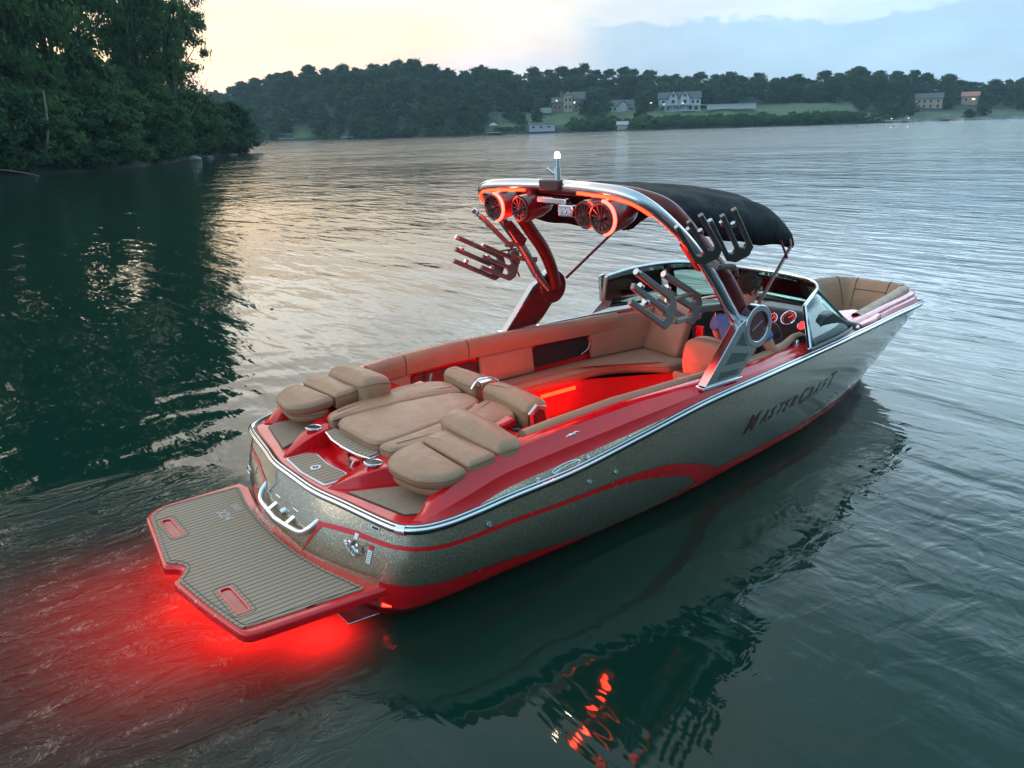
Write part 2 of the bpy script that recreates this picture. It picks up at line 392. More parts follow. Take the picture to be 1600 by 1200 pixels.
# ================================================================== THE BOAT (x forward, y to port, water at z = 0)
boat = empty('motor_boat', (2.5, 0, 0), 'red and bronze wakeboard motor boat with lit tower drifting on calm lake water', 'boat')
bpy.context.view_layer.update()
SPLIT = {'lower_stripe', 'swoosh_stripe', 'panel_stripe', 'tower_gusset', 'platform_bracket', 'trim_tab', 'prong_tip', 'spot_lens', 'power_socket', 'rail_corner_cap', 'cupboard_knob', 'foredeck', 'edge_bolt', 'spear_panel', 'slot_rim', 'slot_well', 'switch_row', 'tow_eye', 'leg_inlay', 'deck', 'bracket', 'vent_opening', 'bow_seam', 'console_door', 'flush_fitting', 'rim_light'}
def split_pieces(mb):
    key = {}; par = list(range(len(mb.v)))
    def find(a):
        while par[a] != a: par[a] = par[par[a]]; a = par[a]
        return a
    for i, v in enumerate(mb.v):
        k = (round(v.x, 5), round(v.y, 5), round(v.z, 5))
        if k in key: par[find(i)] = find(key[k])
        else: key[k] = i
    for f in mb.f:
        for a in f[1:]: par[find(a)] = find(f[0])
    comps = {}
    for fi, f in enumerate(mb.f): comps.setdefault(find(f[0]), []).append(fi)
    out = []
    for c in comps.values():
        nb = MB(); mp = {}
        for fi in c:
            ff = []
            for a in mb.f[fi]:
                if a not in mp: mp[a] = len(nb.v); nb.v.append(mb.v[a])
                ff.append(mp[a])
            nb.f.append(tuple(ff)); nb.m.append(mb.m[fi])
        out.append(nb)
    return out
def part(mb, name, mats, parent=None, **kw):
    if name in SPLIT:
        ps = split_pieces(mb)
        if 1 < len(ps) < 14:
            os_ = [part_one(p, name, mats, parent, **kw) for p in ps]; return os_[0]
    return part_one(mb, name, mats, parent, **kw)
def part_one(mb, name, mats, parent=None, **kw):
    if mats in ('leather', 'leather_in') and 1 in mb.m: mats = [mats, 'piping']
    # meshes are authored in world coordinates; parent to the boat keeping them there
    p = parent or boat
    o = mb.build(name, mats, None, **kw); o.parent = p
    loc = Vector((0, 0, 0)); q = p
    while q: loc += q.location; q = q.parent
    o.data.transform(Matrix.Translation(-loc)); return o
RL = [(.16, 0, .655), (.17, -.3, .65), (.22, -.6, .648), (.28, -.97, .645), (.32, -1.1, .645), (.41, -1.19, .65), (.56, -1.235, .66), (.76, -1.25, .675), (1.0, -1.25, .69), (1.5, -1.265, .72), (2.1, -1.27, .795), (2.8, -1.26, .875), (3.6, -1.225, .91), (4.7, -1.10, .915), (5.6, -.96, .90), (6.4, -.8, .87), (7.0, -.68, .84), (7.4, -.57, .81), (7.58, -.42, .79), (7.63, -.22, .785), (7.64, 0, .785)]
KL = [(.03, 0, .10), (.04, -.3, .10), (.10, -.6, .10), (.20, -.90, .10), (.27, -1.02, .10), (.38, -1.08, .10), (.54, -1.11, .11), (.75, -1.12, .115), (1.0, -1.12, .115), (1.5, -1.12, .11), (2.1, -1.11, .1), (2.8, -1.09, .1), (3.6, -1.02, .1), (4.6, -.92, .105), (5.4, -.78, .12), (6.0, -.63, .13), (6.5, -.47, .13), (6.8, -.33, .1), (6.95, -.2, .06), (7.0, -.1, .04), (7.02, 0, .03)]
RL = [Vector(p) for p in RL]; KL = [Vector(p) for p in KL]; NS = len(RL)-1
def hp(s, z=None, t=None, off=0.):
    """point of the starboard hull side at station s, at height z (or fraction t from rail to chine), pushed out by off"""
    def P(s, t):
        a = crom_at(RL, s); b = crom_at(KL, s); p = a.lerp(b, t)
        bl = .055*math.sin(math.pi*min(1, max(0, t))) * (1 if s < 14 else max(0, 1-(s-14)/4))
        d = crom_at(RL, min(s+.05, NS))-crom_at(RL, max(s-.05, 0)); n = Vector((d.y, -d.x, 0))
        n = Vector((-n.x, -n.y, 0)) if n.dot(Vector((a.x-3, a.y, 0))) < 0 else n
        n.normalize(); return p+n*bl
    if t is None:
        a = crom_at(RL, s).z; b = crom_at(KL, s).z; t = (a-z)/(a-b)
    p = P(s, t)
    if off:
        e = .02; du = P(min(s+e, NS), t)-P(max(s-e, 0), t); dv = P(s, t+.02)-P(s, t-.02); n = du.cross(dv).normalized()
        if n.dot(Vector((p.x-3, p.y*3, 0))) < 0: n = -n
        p = p+n*off
    return p
def s_of_x(x):
    lo, hi = 4.0, float(NS)
    for _ in range(40):
        m = (lo+hi)/2
        if crom_at(RL, m).x < x: lo = m
        else: hi = m
    return lo
SS = [i/6 for i in range(6*NS+1)]
def both(fn):
    """run fn for starboard then the mirrored port side"""
    fn(lambda p: Vector(p)); fn(mir)
hull = MB(); bott = MB()
def f(m):
    hull.grid([[m(hp(s, t=k/14)) for k in range(15)] for s in SS], 0)
    rows = []
    for s in SS:
        k = hp(s, t=1.); rows.append([m(k), m(Vector((k.x*.995+.01, k.y*.985, k.z-.02))), m(Vector((k.x, k.y*.72, -.14 if s < 16 else -.14*(20-s)/4-.03))), m(Vector((k.x-.05, k.y*.3, -.33 if s < 15 else -.33+.28*(s-15)/5))), m(Vector((k.x-.06, 0, -.42 if s < 15 else -.42+.36*(s-15)/5)))])
    bott.grid(rows, 0)
both(f)
hull_o = part(hull, 'hull', 'flake', angle=50)
part(bott, 'hull_bottom', 'red_dark', angle=60)
# --- painted bands (3 mm proud)
def band(tab, name, m_, label=None):
    """tab: rows of (s, ztop, zbottom); tapered stripe wrapped over both sides"""
    b = MB()
    def f(m):
        rows = []
        n = 150; s0, s1 = tab[0][0], tab[-1][0]
        for i in range(n+1):
            s = s0+(s1-s0)*i/n; zt = lin([(r[0], r[1]) for r in tab], s); zb = lin([(r[0], r[2]) for r in tab], s)
            rows.append([m(hp(s, z=zt+(zb-zt)*k/4, off=.003)) for k in range(5)])
        b.grid(rows)
    both(f); return part(b, name, m_, hull_o, angle=60, label=label)
sx = s_of_x
band([(3.3, .30, .105), (4, .30, .105), (sx(.56), .262, .113), (sx(.8), .245, .118), (sx(1.07), .215, .118), (sx(1.4), .165, .113), (sx(1.75), .112, .111)], 'lower_stripe', 'red')
band([(sx(2.5), .112, .11), (sx(2.85), .13, .105), (sx(3.15), .20, .104), (sx(3.5), .182, .104), (sx(5), .185, .108), (sx(6.15), .18, .125), (sx(6.9), .15, .11)], 'lower_stripe', 'red')
band([(1.35, .505, .48), (2.4, .545, .515), (3., .55, .525), (4, .552, .528), (sx(.56), .535, .510), (sx(1.04), .54, .510), (sx(1.61), .53, .500), (sx(1.93), .53, .485), (sx(2.15), .52, .455), (sx(2.4), .49, .39), (sx(2.6), .44, .335), (sx(2.78), .38, .26), (sx(2.95), .31, .12), (sx(3.1), .235, .105), (sx(3.2), .19, .105)], 'swoosh_stripe', 'red', 'red arching stripe')
b = MB()
def f(m):
    rows = []
    for i in range(13):
        k = i/12; z = .50-(.50-.24)*k; s = 1.46-.6*k; w = .105*(1-k)+.012
        rows.append([m(hp(s+w*j/3, z=z, off=.003)) for j in range(4)])
    b.grid(rows)
both(f); part(b, 'panel_stripe', 'red', hull_o)
# --- rub rail
def rail(off, dz, r, sy=1., n=10, rngs=(0, NS)):
    b = MB()
    pts = []
    N = 240
    for i in range(N+1):
        s = rngs[0]+(rngs[1]-rngs[0])*i/N; p = crom_at(RL, s); d = crom_at(RL, min(s+.05, NS))-crom_at(RL, max(s-.05, 0)); nn = Vector((d.y, -d.x, 0)).normalized()
        if nn.dot(Vector((p.x-3, p.y*2, 0))) < 0: nn = -nn
        pts.append(p+nn*off+Vector((0, 0, dz)))
    full = [mir(p) for p in pts[::-1]][:-1]+pts if rngs[0] == 0 else pts
    b.tube(full, r, n=n, sy=sy, up=(0, 0, 1)); return b
part(rail(.004, 0, .026, 1.15), 'rub_rail', 'rubber')
part(rail(.030, .010, .0125), 'rub_rail_insert', 'chrome')
part(rail(.012, .027, .006), 'rub_rail_trim', 'chrome')
b = MB()
for m in (Vector, mir):
    c = [crom_at(RL, 3.7+.5*k/6)+Vector((-.012, -.016, .004)) for k in range(7)]
    b.tube([m(p) for p in c], .031, n=12)
part(b, 'rail_corner_cap', 'chrome')
# --- deck / gunwales
zD1 = [.655, .655, .655, .655, .657, .665, .672, .69, .74, .785, .83, .885, .92, .925, .91, .88, .85, .82, .80, .795, .795]
zD2 = [.657, .657, .657, .657, .658, .70, .80, .89, .935, .975, .995, .985, .965, .965, .97, .965, .95, .94, .93, .93, .93]
iD2 = [.05, .05, .05, .05, .06, .09, .12, .13, .13, .135, .14, .13, .12, .11, .09, .08, .08, .08, .09, .10, .10]
def arr(a, s): return lin(list(enumerate(a)), s)
def inward(s):
    d = crom_at(RL, min(s+.1, NS))-crom_at(RL, max(s-.1, 0)); n = Vector((d.y, -d.x, 0)).normalized()
    p = crom_at(RL, s)
    return -n if n.dot(Vector((p.x-3, p.y*2, 0))) > 0 else n
def dk(s, ins, z): p = crom_at(RL, s)+inward(s)*ins; return Vector((p.x, min(p.y, 0), z))
def inner(s, i2, z):
    q = dk(s, i2+.10, z); h = hp(s, z=z)+inward(s)*.07
    if (h-crom_at(RL, s)).dot(inward(s)) > i2+.10: q = Vector((h.x-(.05 if s > 15 else 0), min(h.y, 0), z))
    return q
deck = MB(); spear = MB()
def f(m):
    rows = []; sp = []
    for s in SS:
        if s < 4.3: continue
        z0 = crom_at(RL, s).z+.012; z1 = max(arr(zD1, s), z0+.002); z2 = arr(zD2, s); i2 = arr(iD2, s)
        sp.append([m(dk(s, -.002, z0)), m(dk(s, .022, z1))])
        rows.append([m(dk(s, .022, z1)), m(dk(s, .030, z1+.012)), m(dk(s, .045, z1*.55+z2*.45)), m(dk(s, .064, z1*.45+z2*.55)), m(dk(s, i2*.82, z2-.010)), m(dk(s, i2, z2)), m(dk(s, i2+.03, z2+.004)), m(dk(s, i2+.075, z2-.002)), m(dk(s, i2+.085, z2-.03)), m(inner(s, i2, .50)), m(inner(s, i2, .16))])
    deck.grid(rows, 0); spear.grid(sp, 0)
both(f)
deck_o = part(deck, 'deck', 'red', angle=28)
part(spear, 'spear_panel', 'flake', angle=40)
# flat aft deck with the transom lip
b = MB()
pl = [dk(s, .012, .66) for s in [k/4 for k in range(0, 19)]]
poly = [(p.x, p.y) for p in pl]+[(1.7, -1.05), (1.7, 1.05)]+[(p.x, -p.y) for p in pl[::-1]][:-1]
b.prism(poly, .60, .668)
part(b, 'aft_deck', 'red', bevel=.012)
# engine hatch block under the sun pad, with curved riser
b = MB()
b.prism([(.60, -.40), (.55, -.15), (.55, .15), (.60, .40), (.62, .62), (1.55, .62), (1.55, -.62), (.62, -.62)], .62, lambda x, y: .775+.12*(x-.6))
part(b, 'engine_hatch', 'red', bevel=.015)
# wing boxes that carry the flip-up seats
for m in (1, -1):
    b = MB(); b.prism([(.66, m*.5), (1.5, m*.5), (1.5, m*1.13), (.78, m*1.13)], .62, .80); part(b, 'seat_base', 'red', bevel=.015)
# consoles with the cup holders
for m in (1, -1):
    b = MB()
    rows = []
    for i in range(15):
        k = i/14; x = .225+k*.40; z = .668+.125*math.sin(k*math.pi/2*.98)
        yi = .335+.012*k; yo = .455+.14*k**.8-.10*(1-k)
        rows.append([(x, m*yi, .64), (x, m*(yi+.004), z-.006), (x, m*(yi+.016), z), (x, m*(yo-.016), z), (x, m*(yo-.004), z-.008), (x, m*(yo+.03), .64)])
    b.grid(rows); b.add([Vector(p) for p in rows[-1]], [(0, 1, 2, 3, 4, 5)])
    c = part(b, 'console', 'red', angle=30)
    b = MB(); b.lathe([(.0, .064), (.010, .063), (.012, .057), (.006, .055), (.003, .0)], (.515, m*.437, .787), (0.12, 0, 1), n=28)
    ch = part(b, 'cup_holder', 'chrome', c)
    b = MB(); b.lathe([(0.003, .055), (.003, 0)], (.515, m*.437, .792), (.12, 0, 1), n=24); part(b, 'cup_liner', 'dark', c)
# transom step pads
b = MB()
step = [(.225, .30), (.20, 0), (.225, -.30), (.38, -.30), (.43, -.22), (.405, 0), (.43, .22), (.38, .30)]
b.prism(roundpoly(step, .02, 3), .666, .676); st = part(b, 'step_pad_border', 'white', bevel=.003)
b = MB(); b.prism(roundpoly(inset(step, .013), .02, 3), .672, .681); part(b, 'step_pad', 'teak', st, bevel=.002)
b = MB(); b.lathe([(0, .036), (.006, .036), (.008, .030), (.006, .022), (.004, .02), (.004, 0)], (.305, -.01, .680), (0, 0, 1), n=28); part(b, 'step_emblem', 'white', st)
b = MB(); b.lathe([(0, .021), (.003, .019), (.003, 0)], (.305, -.01, .685), (0, 0, 1), n=20); part(b, 'emblem_core', 'dark', st)
b = MB(); b.bar((.295, -.018, .689), (.315, -.002, .689), .006, .002); part(b, 'emblem_mark', 'white', st)
up_ = [(.545, .33), (.515, .17), (.508, 0), (.515, -.17), (.545, -.33), (.64, -.33), (.64, .33)]
b = MB(); b.prism(up_, lambda x, y: .758+.1*(x-.5), lambda x, y: .775+.1*(x-.5)); us = part(b, 'upper_step_border', 'chrome', bevel=.004)
b = MB(); b.prism(inset(up_, .013), lambda x, y: .770+.1*(x-.5), lambda x, y: .782+.1*(x-.5)); part(b, 'upper_step_pad', 'teak', us, bevel=.002)
# riser details: socket box, remote panel, handle
b = MB(); b.box((.50, -.20, .715), (.05, .10, .075), M_=Matrix.Rotation(R_(-8), 3, 'Z')); tb = part(b, 'transom_remote', 'red', bevel=.008)
b = MB(); b.box((.472, -.195, .722), (.006, .066, .052), M_=Matrix.Rotation(R_(-8), 3, 'Z')); part(b, 'remote_screen', 'dark', tb, bevel=.003)
b = MB(); b.tube([(.47, -.235, .70), (.45, -.245, .715), (.455, -.25, .74), (.475, -.24, .75)], .006, smooth=4, n=8); part(b, 'remote_guard', 'white', tb)
b = MB()
for yy in (-.035, -.085): b.lathe([(0, .018), (.012, .016), (.014, .008), (.014, 0)], (.545, yy, .712), (-1, 0, .1), n=16)
part(b, 'power_socket', 'pod')
# tan side pads on the deck corners
for m in (1, -1):
    pp = [(.295, m*.50), (.40, m*1.0), (.50, m*1.06), (.80, m*1.06), (.80, m*.66), (.62, m*.66)]
    b = MB(); b.prism(inset(pp if area2(pp) < 0 else pp[::-1], .012), .664, .671); d = part(b, 'corner_pad_border', 'dark')
    b = MB(); b.prism(pp, .668, .679); part(b, 'corner_pad', 'pad', d, bevel=.002)
# --- flip-up stern cushions
def plane(pts):
    (x0, y0, z0), (x1, y1, z1), (x2, y2, z2) = pts
    n = (Vector(pts[1])-Vector(pts[0])).cross(Vector(pts[2])-Vector(pts[0]))
    return lambda x, y: z0-(n.x*(x-x0)+n.y*(y-y0))/n.z
for m in (1, -1):
    side = 'port' if m > 0 else 'starboard'
    rt = empty('stern_seat', (.8, m*.85, .8)); rt.parent = boat; rt.location = Vector((.8, m*.85, .8))-boat.location
    b = MB(); pad(b, [(.44, m*.72), (.56, m*.60), (.775, m*.60), (.755, m*1.15), (.60, m*1.17), (.47, m*1.02)], plane([(.45, .7, .905), (.76, .6, .935), (.76, 1.1, .925)]) if m > 0 else plane([(.45, -.7, .905), (.76, -.6, .935), (.76, -1.1, .925)]), .09, .045, rc=[.08, .08, .03, .03, .12, .12], crown=.018)
    part(b, 'seat_cushion', 'leather', rt)
    b = MB(); pad(b, [(.47, m*.73), (.58, m*.63), (.76, m*.63), (.74, m*1.12), (.62, m*1.14), (.50, m*1.01)], .835, .075, .03, rc=.08, crown=0.); part(b, 'cushion_underside', 'leather', rt)
    b = MB(); pad(b, [(.785, m*.60), (.985, m*.60), (.965, m*1.16), (.765, m*1.15)], lambda x, y: .942+.10*(x-.78), .13, .035, rc=.03, crown=.012); part(b, 'middle_cushion', 'leather', rt)
    b = MB(); pad(b, [(.97, m*.53), (.955, m*.80), (.985, m*1.15), (1.12, m*1.17), (1.20, m*1.12), (1.235, m*.50), (1.10, m*.47)], lambda x, y: 1.04-1.7*(x-1.08)**2-.14*max(0, abs(y)-.80)**1.1, .24, .060, rc=[.04, .1, .04, .05, .05, .05, .05], crown=.01); part(b, 'bolster', 'leather', rt)
    b = MB(); b.tube([(.72, m*.66, .80), (.72, m*1.1, .80)], .02); b.tube([(.73, m*.8, .68), (.72, m*.8, .80)], .014); part(b, 'hinge', 'alu', rt)
# --- sun pad
sun = empty('sun_pad', (1, 0, .8)); sun.parent = boat; sun.location = Vector((1, 0, .8))-boat.location
zs = lambda x, y: .862+.035*(x-.6)-.03*max(0, abs(y)-.3)
b = MB(); pad(b, [(.60, -.32), (.60, .32), (.85, .315), (1.15, .285), (1.4, .225), (1.62, .14), (1.62, -.14), (1.4, -.225), (1.15, -.285), (.85, -.315)], zs, .10, .032, rc=[.03, .03, .15, .2, .1, .03, .03, .1, .2, .15], crown=.014); part(b, 'centre_panel', 'leather', sun)
for m in (1, -1):
    b = MB(); pad(b, [(.605, m*.327), (.85, m*.322), (1.15, m*.292), (1.4, m*.232), (1.63, m*.147), (1.69, m*.40), (1.60, m*.545), (1.40, m*.56 if m < 0 else m*.66), (1.05, m*.58), (.82, m*.555), (.63, m*.46)], lambda x, y: zs(x, y)+.004-.05*max(0, abs(y)-.50), .10, .032, rc=[.03, .15, .2, .1, .03, .08, .06, .1, .1, .1, .05], crown=.010); part(b, 'side_panel', 'leather', sun)
    b = MB(); b.tube([(x, m*y, zs(x, y)-.014) for x, y in [(.62, .3225), (.85, .3185), (1.15, .2885), (1.4, .2285), (1.61, .1435)]], .005, n=6, smooth=4); part(b, 'seam', 'seam', sun)
    b = MB(); b.tube([(x, m*y, zs(x, y)+.010) for x, y in [(.70, .42), (.95, .45), (1.25, .40), (1.6, .24)]], .0022, n=6, smooth=4); part(b, 'stitch_line', 'seam', sun)
# --- rear backrest rolls and latch
b = MB(); pad(b, [(1.66, .035), (1.66, .26), (1.68, .50), (1.82, .52), (1.86, .3), (1.85, .035)], lambda x, y: .992-1.6*(x-1.75)**2, .22, .06, rc=.04); part(b, 'rear_backrest', 'leather')
b = MB(); pad(b, [(1.66, -.055), (1.65, -.30), (1.60, -.66), (1.69, -.69), (1.80, -.67), (1.86, -.3), (1.85, -.055)], lambda x, y: .992-1.6*(x-1.75+.05*max(0, -y-.3))**2, .26, .06, rc=.04); rb = part(b, 'rear_backrest', 'leather')
b = MB(); b.prism([(1.60, .62), (1.59, .93), (1.66, .985), (1.74, .96), (1.84, .62)], -.690, -.716, axis='y'); part(b, 'backrest_trim', 'alu', rb, bevel=.004)
b = MB(); b.prism([(1.64, .65), (1.625, .92), (1.665, .955), (1.715, .94), (1.80, .65)], -.712, -.722, axis='y'); part(b, 'trim_inlay', 'pod', rb, bevel=.003)
b = MB(); b.tube([(1.63, .03, .93), (1.68, .01, .995), (1.76, -.02, 1.005), (1.84, -.03, .97)], .015, smooth=5, sy=.6); b.box((1.75, -.01, .965), (.14, .05, .04)); part(b, 'latch', 'chrome', bevel=.004)
b = MB(); b.box((1.52, -.82, .80), (.30, .40, .05)); ct = part(b, 'cup_tray', 'red', bevel=.01)
b = MB(); b.lathe([(-.01, .046), (.010, .045), (.012, .038), (.002, .036), (.001, 0)], (1.52, -.66, .828), (0, 0, 1)); part(b, 'cup_holder', 'dark', ct)
# --- cockpit
b = MB(); fl = [(1.6, -.98), (3.6, -.90), (4.7, -.76), (5.6, -.58), (6.2, -.40), (6.2, .40), (5.6, .58), (4.7, .76), (3.6, .90), (1.6, .98)]
b.prism(fl, .10, .15); part(b, 'cockpit_floor', 'floor')
# bulkhead below the backrests
b = MB(); b.box((1.78, 0, .40), (.10, 1.95, .56)); part(b, 'rear_bulkhead', 'red', bevel=.01)
b = MB(); pad(b, [(1.86, -.98), (1.86, .30), (2.10, .30), (2.18, -.35), (2.36, -.40), (2.40, -.98)], .585, .10, .035, rc=.06); part(b, 'rear_bench_cushion', 'leather_in')
b = MB(); b.prism([(1.84, -1.0), (1.84, .28), (2.06, .28), (2.14, -.38), (2.34, -.43), (2.37, -1.0)], .15, .49); part(b, 'rear_bench_base', 'red', bevel=.01)
b = MB(); pad(b, [(1.86, .36), (1.86, 1.0), (2.12, 1.02), (2.12, .36)], .585, .10, .035, rc=.06); part(b, 'rear_bench_cushion', 'leather_in')
b = MB(); b.prism([(1.72, .34), (1.72, 1.03), (2.06, 1.03), (2.02, .34)], .15, .49); part(b, 'rear_bench_base', 'red', bevel=.01)
# port lounge
b = MB(); b.prism([(2.05, 1.03), (2.05, .78), (3.55, .76), (3.95, .66), (4.30, .30), (4.62, .30), (4.62, .95)], .15, .46); part(b, 'lounge_base', 'red', bevel=.012)
b = MB(); pad(b, [(2.08, 1.02), (2.08, .76), (3.50, .735), (3.88, .63), (4.22, .28), (4.46, .30), (4.60, .90), (3.6, 1.02)], .565, .11, .05, rc=[.04, .05, .3, .25, .06, .06, .05, .1], crown=.02); part(b, 'lounge_cushion', 'leather_in')
# port side bolster: long soft roll on top of the inner wall
def side_roll(m, x0, x1, zb, name, wid=.075, mat_='leather_in', lo=.25):
    b = MB(); rows = []
    N = 50
    for i in range(N+1):
        x = x0+(x1-x0)*i/N; s = s_of_x(x); i2 = arr(iD2, s)+.060; z2 = arr(zD2, s)+.012
        prof = [(0, -.05), (.004, -.012), (.022, .008), (.05, .012), (.078, .0), (.095, -.03), (.10, -.08), (.085, -.16), (.07, -lo)]
        rows.append([(lambda p: Vector((p.x, p.y*m*-1 if False else (p.y if m < 0 else -p.y), p.z)))(dk(s, i2+a, z2+dz)) for a, dz in prof])
    b.grid(rows)
    for r in (rows[0], rows[-1]): b.add(r, [tuple(range(len(r)))])
    return part(b, name, mat_)
for a, c in ((1.27, 1.62), (1.63, 2.28), (2.29, 4.14)): side_roll(1, a, c, 0, 'side_bolster', lo=.15)
side_roll(-1, 1.27, 4.15, 0, 'side_bolster', lo=.12, mat_='leather')
# back cushions against the port wall, leaving dark storage pockets between them
def wallp(s, a, z): q = dk(s, arr(iD2, s)+a, z); return Vector((q.x, -q.y, q.z))
def wall_panel(x0, x1, z0, z1, name, mt, a0=.07, th=.05):
    b = MB(); s0 = s_of_x(x0); s1 = s_of_x(x1)
    o = wallp(s0, a0+th+.04, z0); ex = wallp(s1, a0+th+.04, z0)-o; ez = wallp(s0, a0+th, z1)-o
    pad(b, [(0, 0), (ex.length, 0), (ex.length, z1-z0), (0, z1-z0)], 0., th, .02, rc=.04, M_=frame(o, ex, ez)); 
    return part(b, name, mt)
wall_panel(1.3, 1.68, .56, .86, 'back_cushion', 'leather_in'); wall_panel(2.42, 3.05, .57, .86, 'back_cushion', 'leather_in'); wall_panel(3.78, 4.66, .57, .97, 'back_cushion', 'leather_in')
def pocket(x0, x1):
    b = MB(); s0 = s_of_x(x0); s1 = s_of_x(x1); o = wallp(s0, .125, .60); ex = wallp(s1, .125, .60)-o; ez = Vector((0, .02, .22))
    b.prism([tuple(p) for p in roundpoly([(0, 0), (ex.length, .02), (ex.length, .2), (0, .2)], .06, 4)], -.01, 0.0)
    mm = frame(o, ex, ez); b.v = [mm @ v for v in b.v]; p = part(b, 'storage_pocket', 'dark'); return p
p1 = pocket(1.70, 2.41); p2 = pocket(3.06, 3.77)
b = MB(); b.tube([(1.76, .96, .63), (1.85, .96, .74), (1.87, .97, .80)], .013, n=8); part(b, 'grab_handle', 'alu', p1)
b = MB(); b.tube([(3.62, .95, .64), (3.70, .94, .68), (3.735, .94, .74), (3.72, .95, .79)], .01, smooth=5, n=8); part(b, 'speaker_rim', 'alu', p2)
# forward-facing end of the lounge: tall angled backrest in three pieces
b = MB(); pad(b, [(0, 0), (.56, 0), (.54, .46), (.30, .52), (.02, .56)], 0., .12, .045, rc=.07, crown=.02, M_=frame((4.44, .93, .57), (-.08, -.62, 0), (.22, 0, .5))); part(b, 'lounge_backrest', 'leather_in')
b = MB(); pad(b, [(0, 0), (.58, 0), (.56, .12), (.02, .16)], 0., .10, .04, rc=.05, crown=.01, M_=frame((4.60, .93, 1.0), (-.08, -.62, -.03), (.30, 0, .25))); part(b, 'lounge_headroll', 'leather_in')
# LED in the cockpit
b = MB(); b.bar((2.92, .745, .40), (3.35, .738, .40), .012, .035); part(b, 'cockpit_light', 'ledstrip', bevel=.003)
b = MB()
for x in (2.3, 3.78): b.lathe([(0, .016), (.006, .014), (.006, 0)], (x, .72 if x > 3 else .775, .39), (0, -1, 0), n=14)
part(b, 'cupboard_knob', 'alu')
# driver seat
ds = empty('driver_seat', (3.6, -.65, .15)); ds.parent = boat; ds.location = Vector((3.6, -.65, .15))-boat.location
b = MB(); pad(b, [(-.27, 0), (.27, 0), (.30, .22), (.24, .44), (.10, .50), (-.10, .50), (-.24, .44), (-.30, .22)], 0., .15, .055, rc=[.1]*8, crown=.03, M_=frame((3.60, -.66, .60), (0, -1, 0), (-.10, 0, .5))); part(b, 'backrest', 'leather_in', ds)
b = MB(); pad(b, [(-.22, .0), (.22, 0), (.24, .13), (-.24, .13)], 0., .05, .03, rc=.05, crown=.02, M_=frame((3.452, -.66, .69), (0, 1, 0), (-.09, 0, .5))); part(b, 'lumbar_pad', 'leather_in', ds)
b = MB(); pad(b, [(3.55, -.93), (3.55, -.38), (4.02, -.40), (4.05, -.65), (4.02, -.91)], .62, .12, .05, rc=.06); part(b, 'seat', 'leather_in', ds)
b = MB(); b.lathe([(0, .17), (.02, .17), (.03, .05), (.36, .045)], (3.75, -.65, .15), (0, 0, 1)); part(b, 'pedestal', 'dark', ds)
b = MB(); pad(b, [(2.86, -.98), (2.84, -.36), (2.95, -.22), (3.30, -.26), (3.42, -.40), (3.40, -.98)], lambda x, y: .60+.03*(x-2.9), .12, .045, rc=[.03, .1, .1, .1, .1, .03], crown=.015); part(b, 'observer_seat', 'leather_in')
b = MB(); b.prism([(2.90, -.99), (2.88, -.38), (2.98, -.27), (3.28, -.30), (3.36, -.42), (3.36, -.99)], .15, .50); part(b, 'observer_base', 'red', bevel=.02)
# helm
hm = empty('helm', (4.6, -.75, .9)); hm.parent = boat; hm.location = Vector((4.6, -.75, .9))-boat.location
b = MB(); b.prism([(4.52, .18), (4.42, .86), (4.46, 1.02), (4.62, 1.19), (4.78, 1.20), (5.10, 1.06), (5.45, .96), (5.40, .18)], -.38, lambda x, z: -(.80 if z < .5 else 1.07-.12*max(0, (x-4.6))), axis='y'); part(b, 'dashboard', 'dark', hm, bevel=.02)
def gauge(c, ax, r, glow):
    b = MB(); b.lathe([(0, r), (.02, r), (.024, r*.93), (.02, r*.85), (.012, r*.82), (.012, 0)], c, ax, n=28); g = part(b, 'gauge', 'chrome', hm)
    b = MB(); b.lathe([(.0145, r*.80), (.0145, 0)], c, ax, n=24); part(b, 'gauge_face', 'gaugeglow' if glow else 'gauge', g) if False else part(b, 'gauge_face', 'gaugeglow' if glow else 'gauge', hm)
    if not glow:
        b = MB(); A = Vector(ax).normalized(); U = Vector((0, -1, 0)); W = A.cross(U)
        for k in range(11):
            t = R_(-40+26*k); d = U*math.cos(t)+W*math.sin(t); c0 = Vector(c)+A*.016; b.bar(c0+d*r*.6, c0+d*r*.74, .004, .002, up=A)
        d = U*.6+W*.8; b.bar(Vector(c)+A*.0165, Vector(c)+A*.0165+d*r*.6, .005, .002, up=A); part(b, 'gauge_ticks', 'gaugeglow', hm)
ax = (-.75, -.0, .66)
gauge((4.535, -.60, 1.095), ax, .060, False); gauge((4.555, -.76, 1.125), ax, .075, False); gauge((4.535, -.915, 1.085), ax, .048, True)
gauge((4.45, -.56, 1.03), (-1, 0, .3), .022, True); gauge((4.46, -.86, .93), (-1, 0, .2), .024, True)
b = MB()
for k in range(5): b.box((4.60+.0*k, -.97-.02*k, 1.12-.03*k), (.03, .014, .02))
part(b, 'switch_row', 'alu', hm)
b = MB(); wc = Vector((4.20, -.74, .99)); wa = Vector((-.85, 0, .52)).normalized(); wu = Vector((0, 1, 0)); ww = wa.cross(wu)
b.tube([wc+(wu*math.cos(t)+ww*math.sin(t))*.17 for t in [2*math.pi*k/28 for k in range(29)]], .014, n=8, cap=False)
for t in (R_(90), R_(210), R_(330)): b.bar(wc, wc+(wu*math.cos(t)+ww*math.sin(t))*.165, .035, .01, up=wa)
b.tube([wc, wc-wa*.24], .03); part(b, 'steering_wheel', 'dark', hm)
b = MB(); b.lathe([(-.02, .045), (.01, .045), (.02, .03), (.02, 0)], wc, wa); part(b, 'wheel_hub', 'alu', hm)
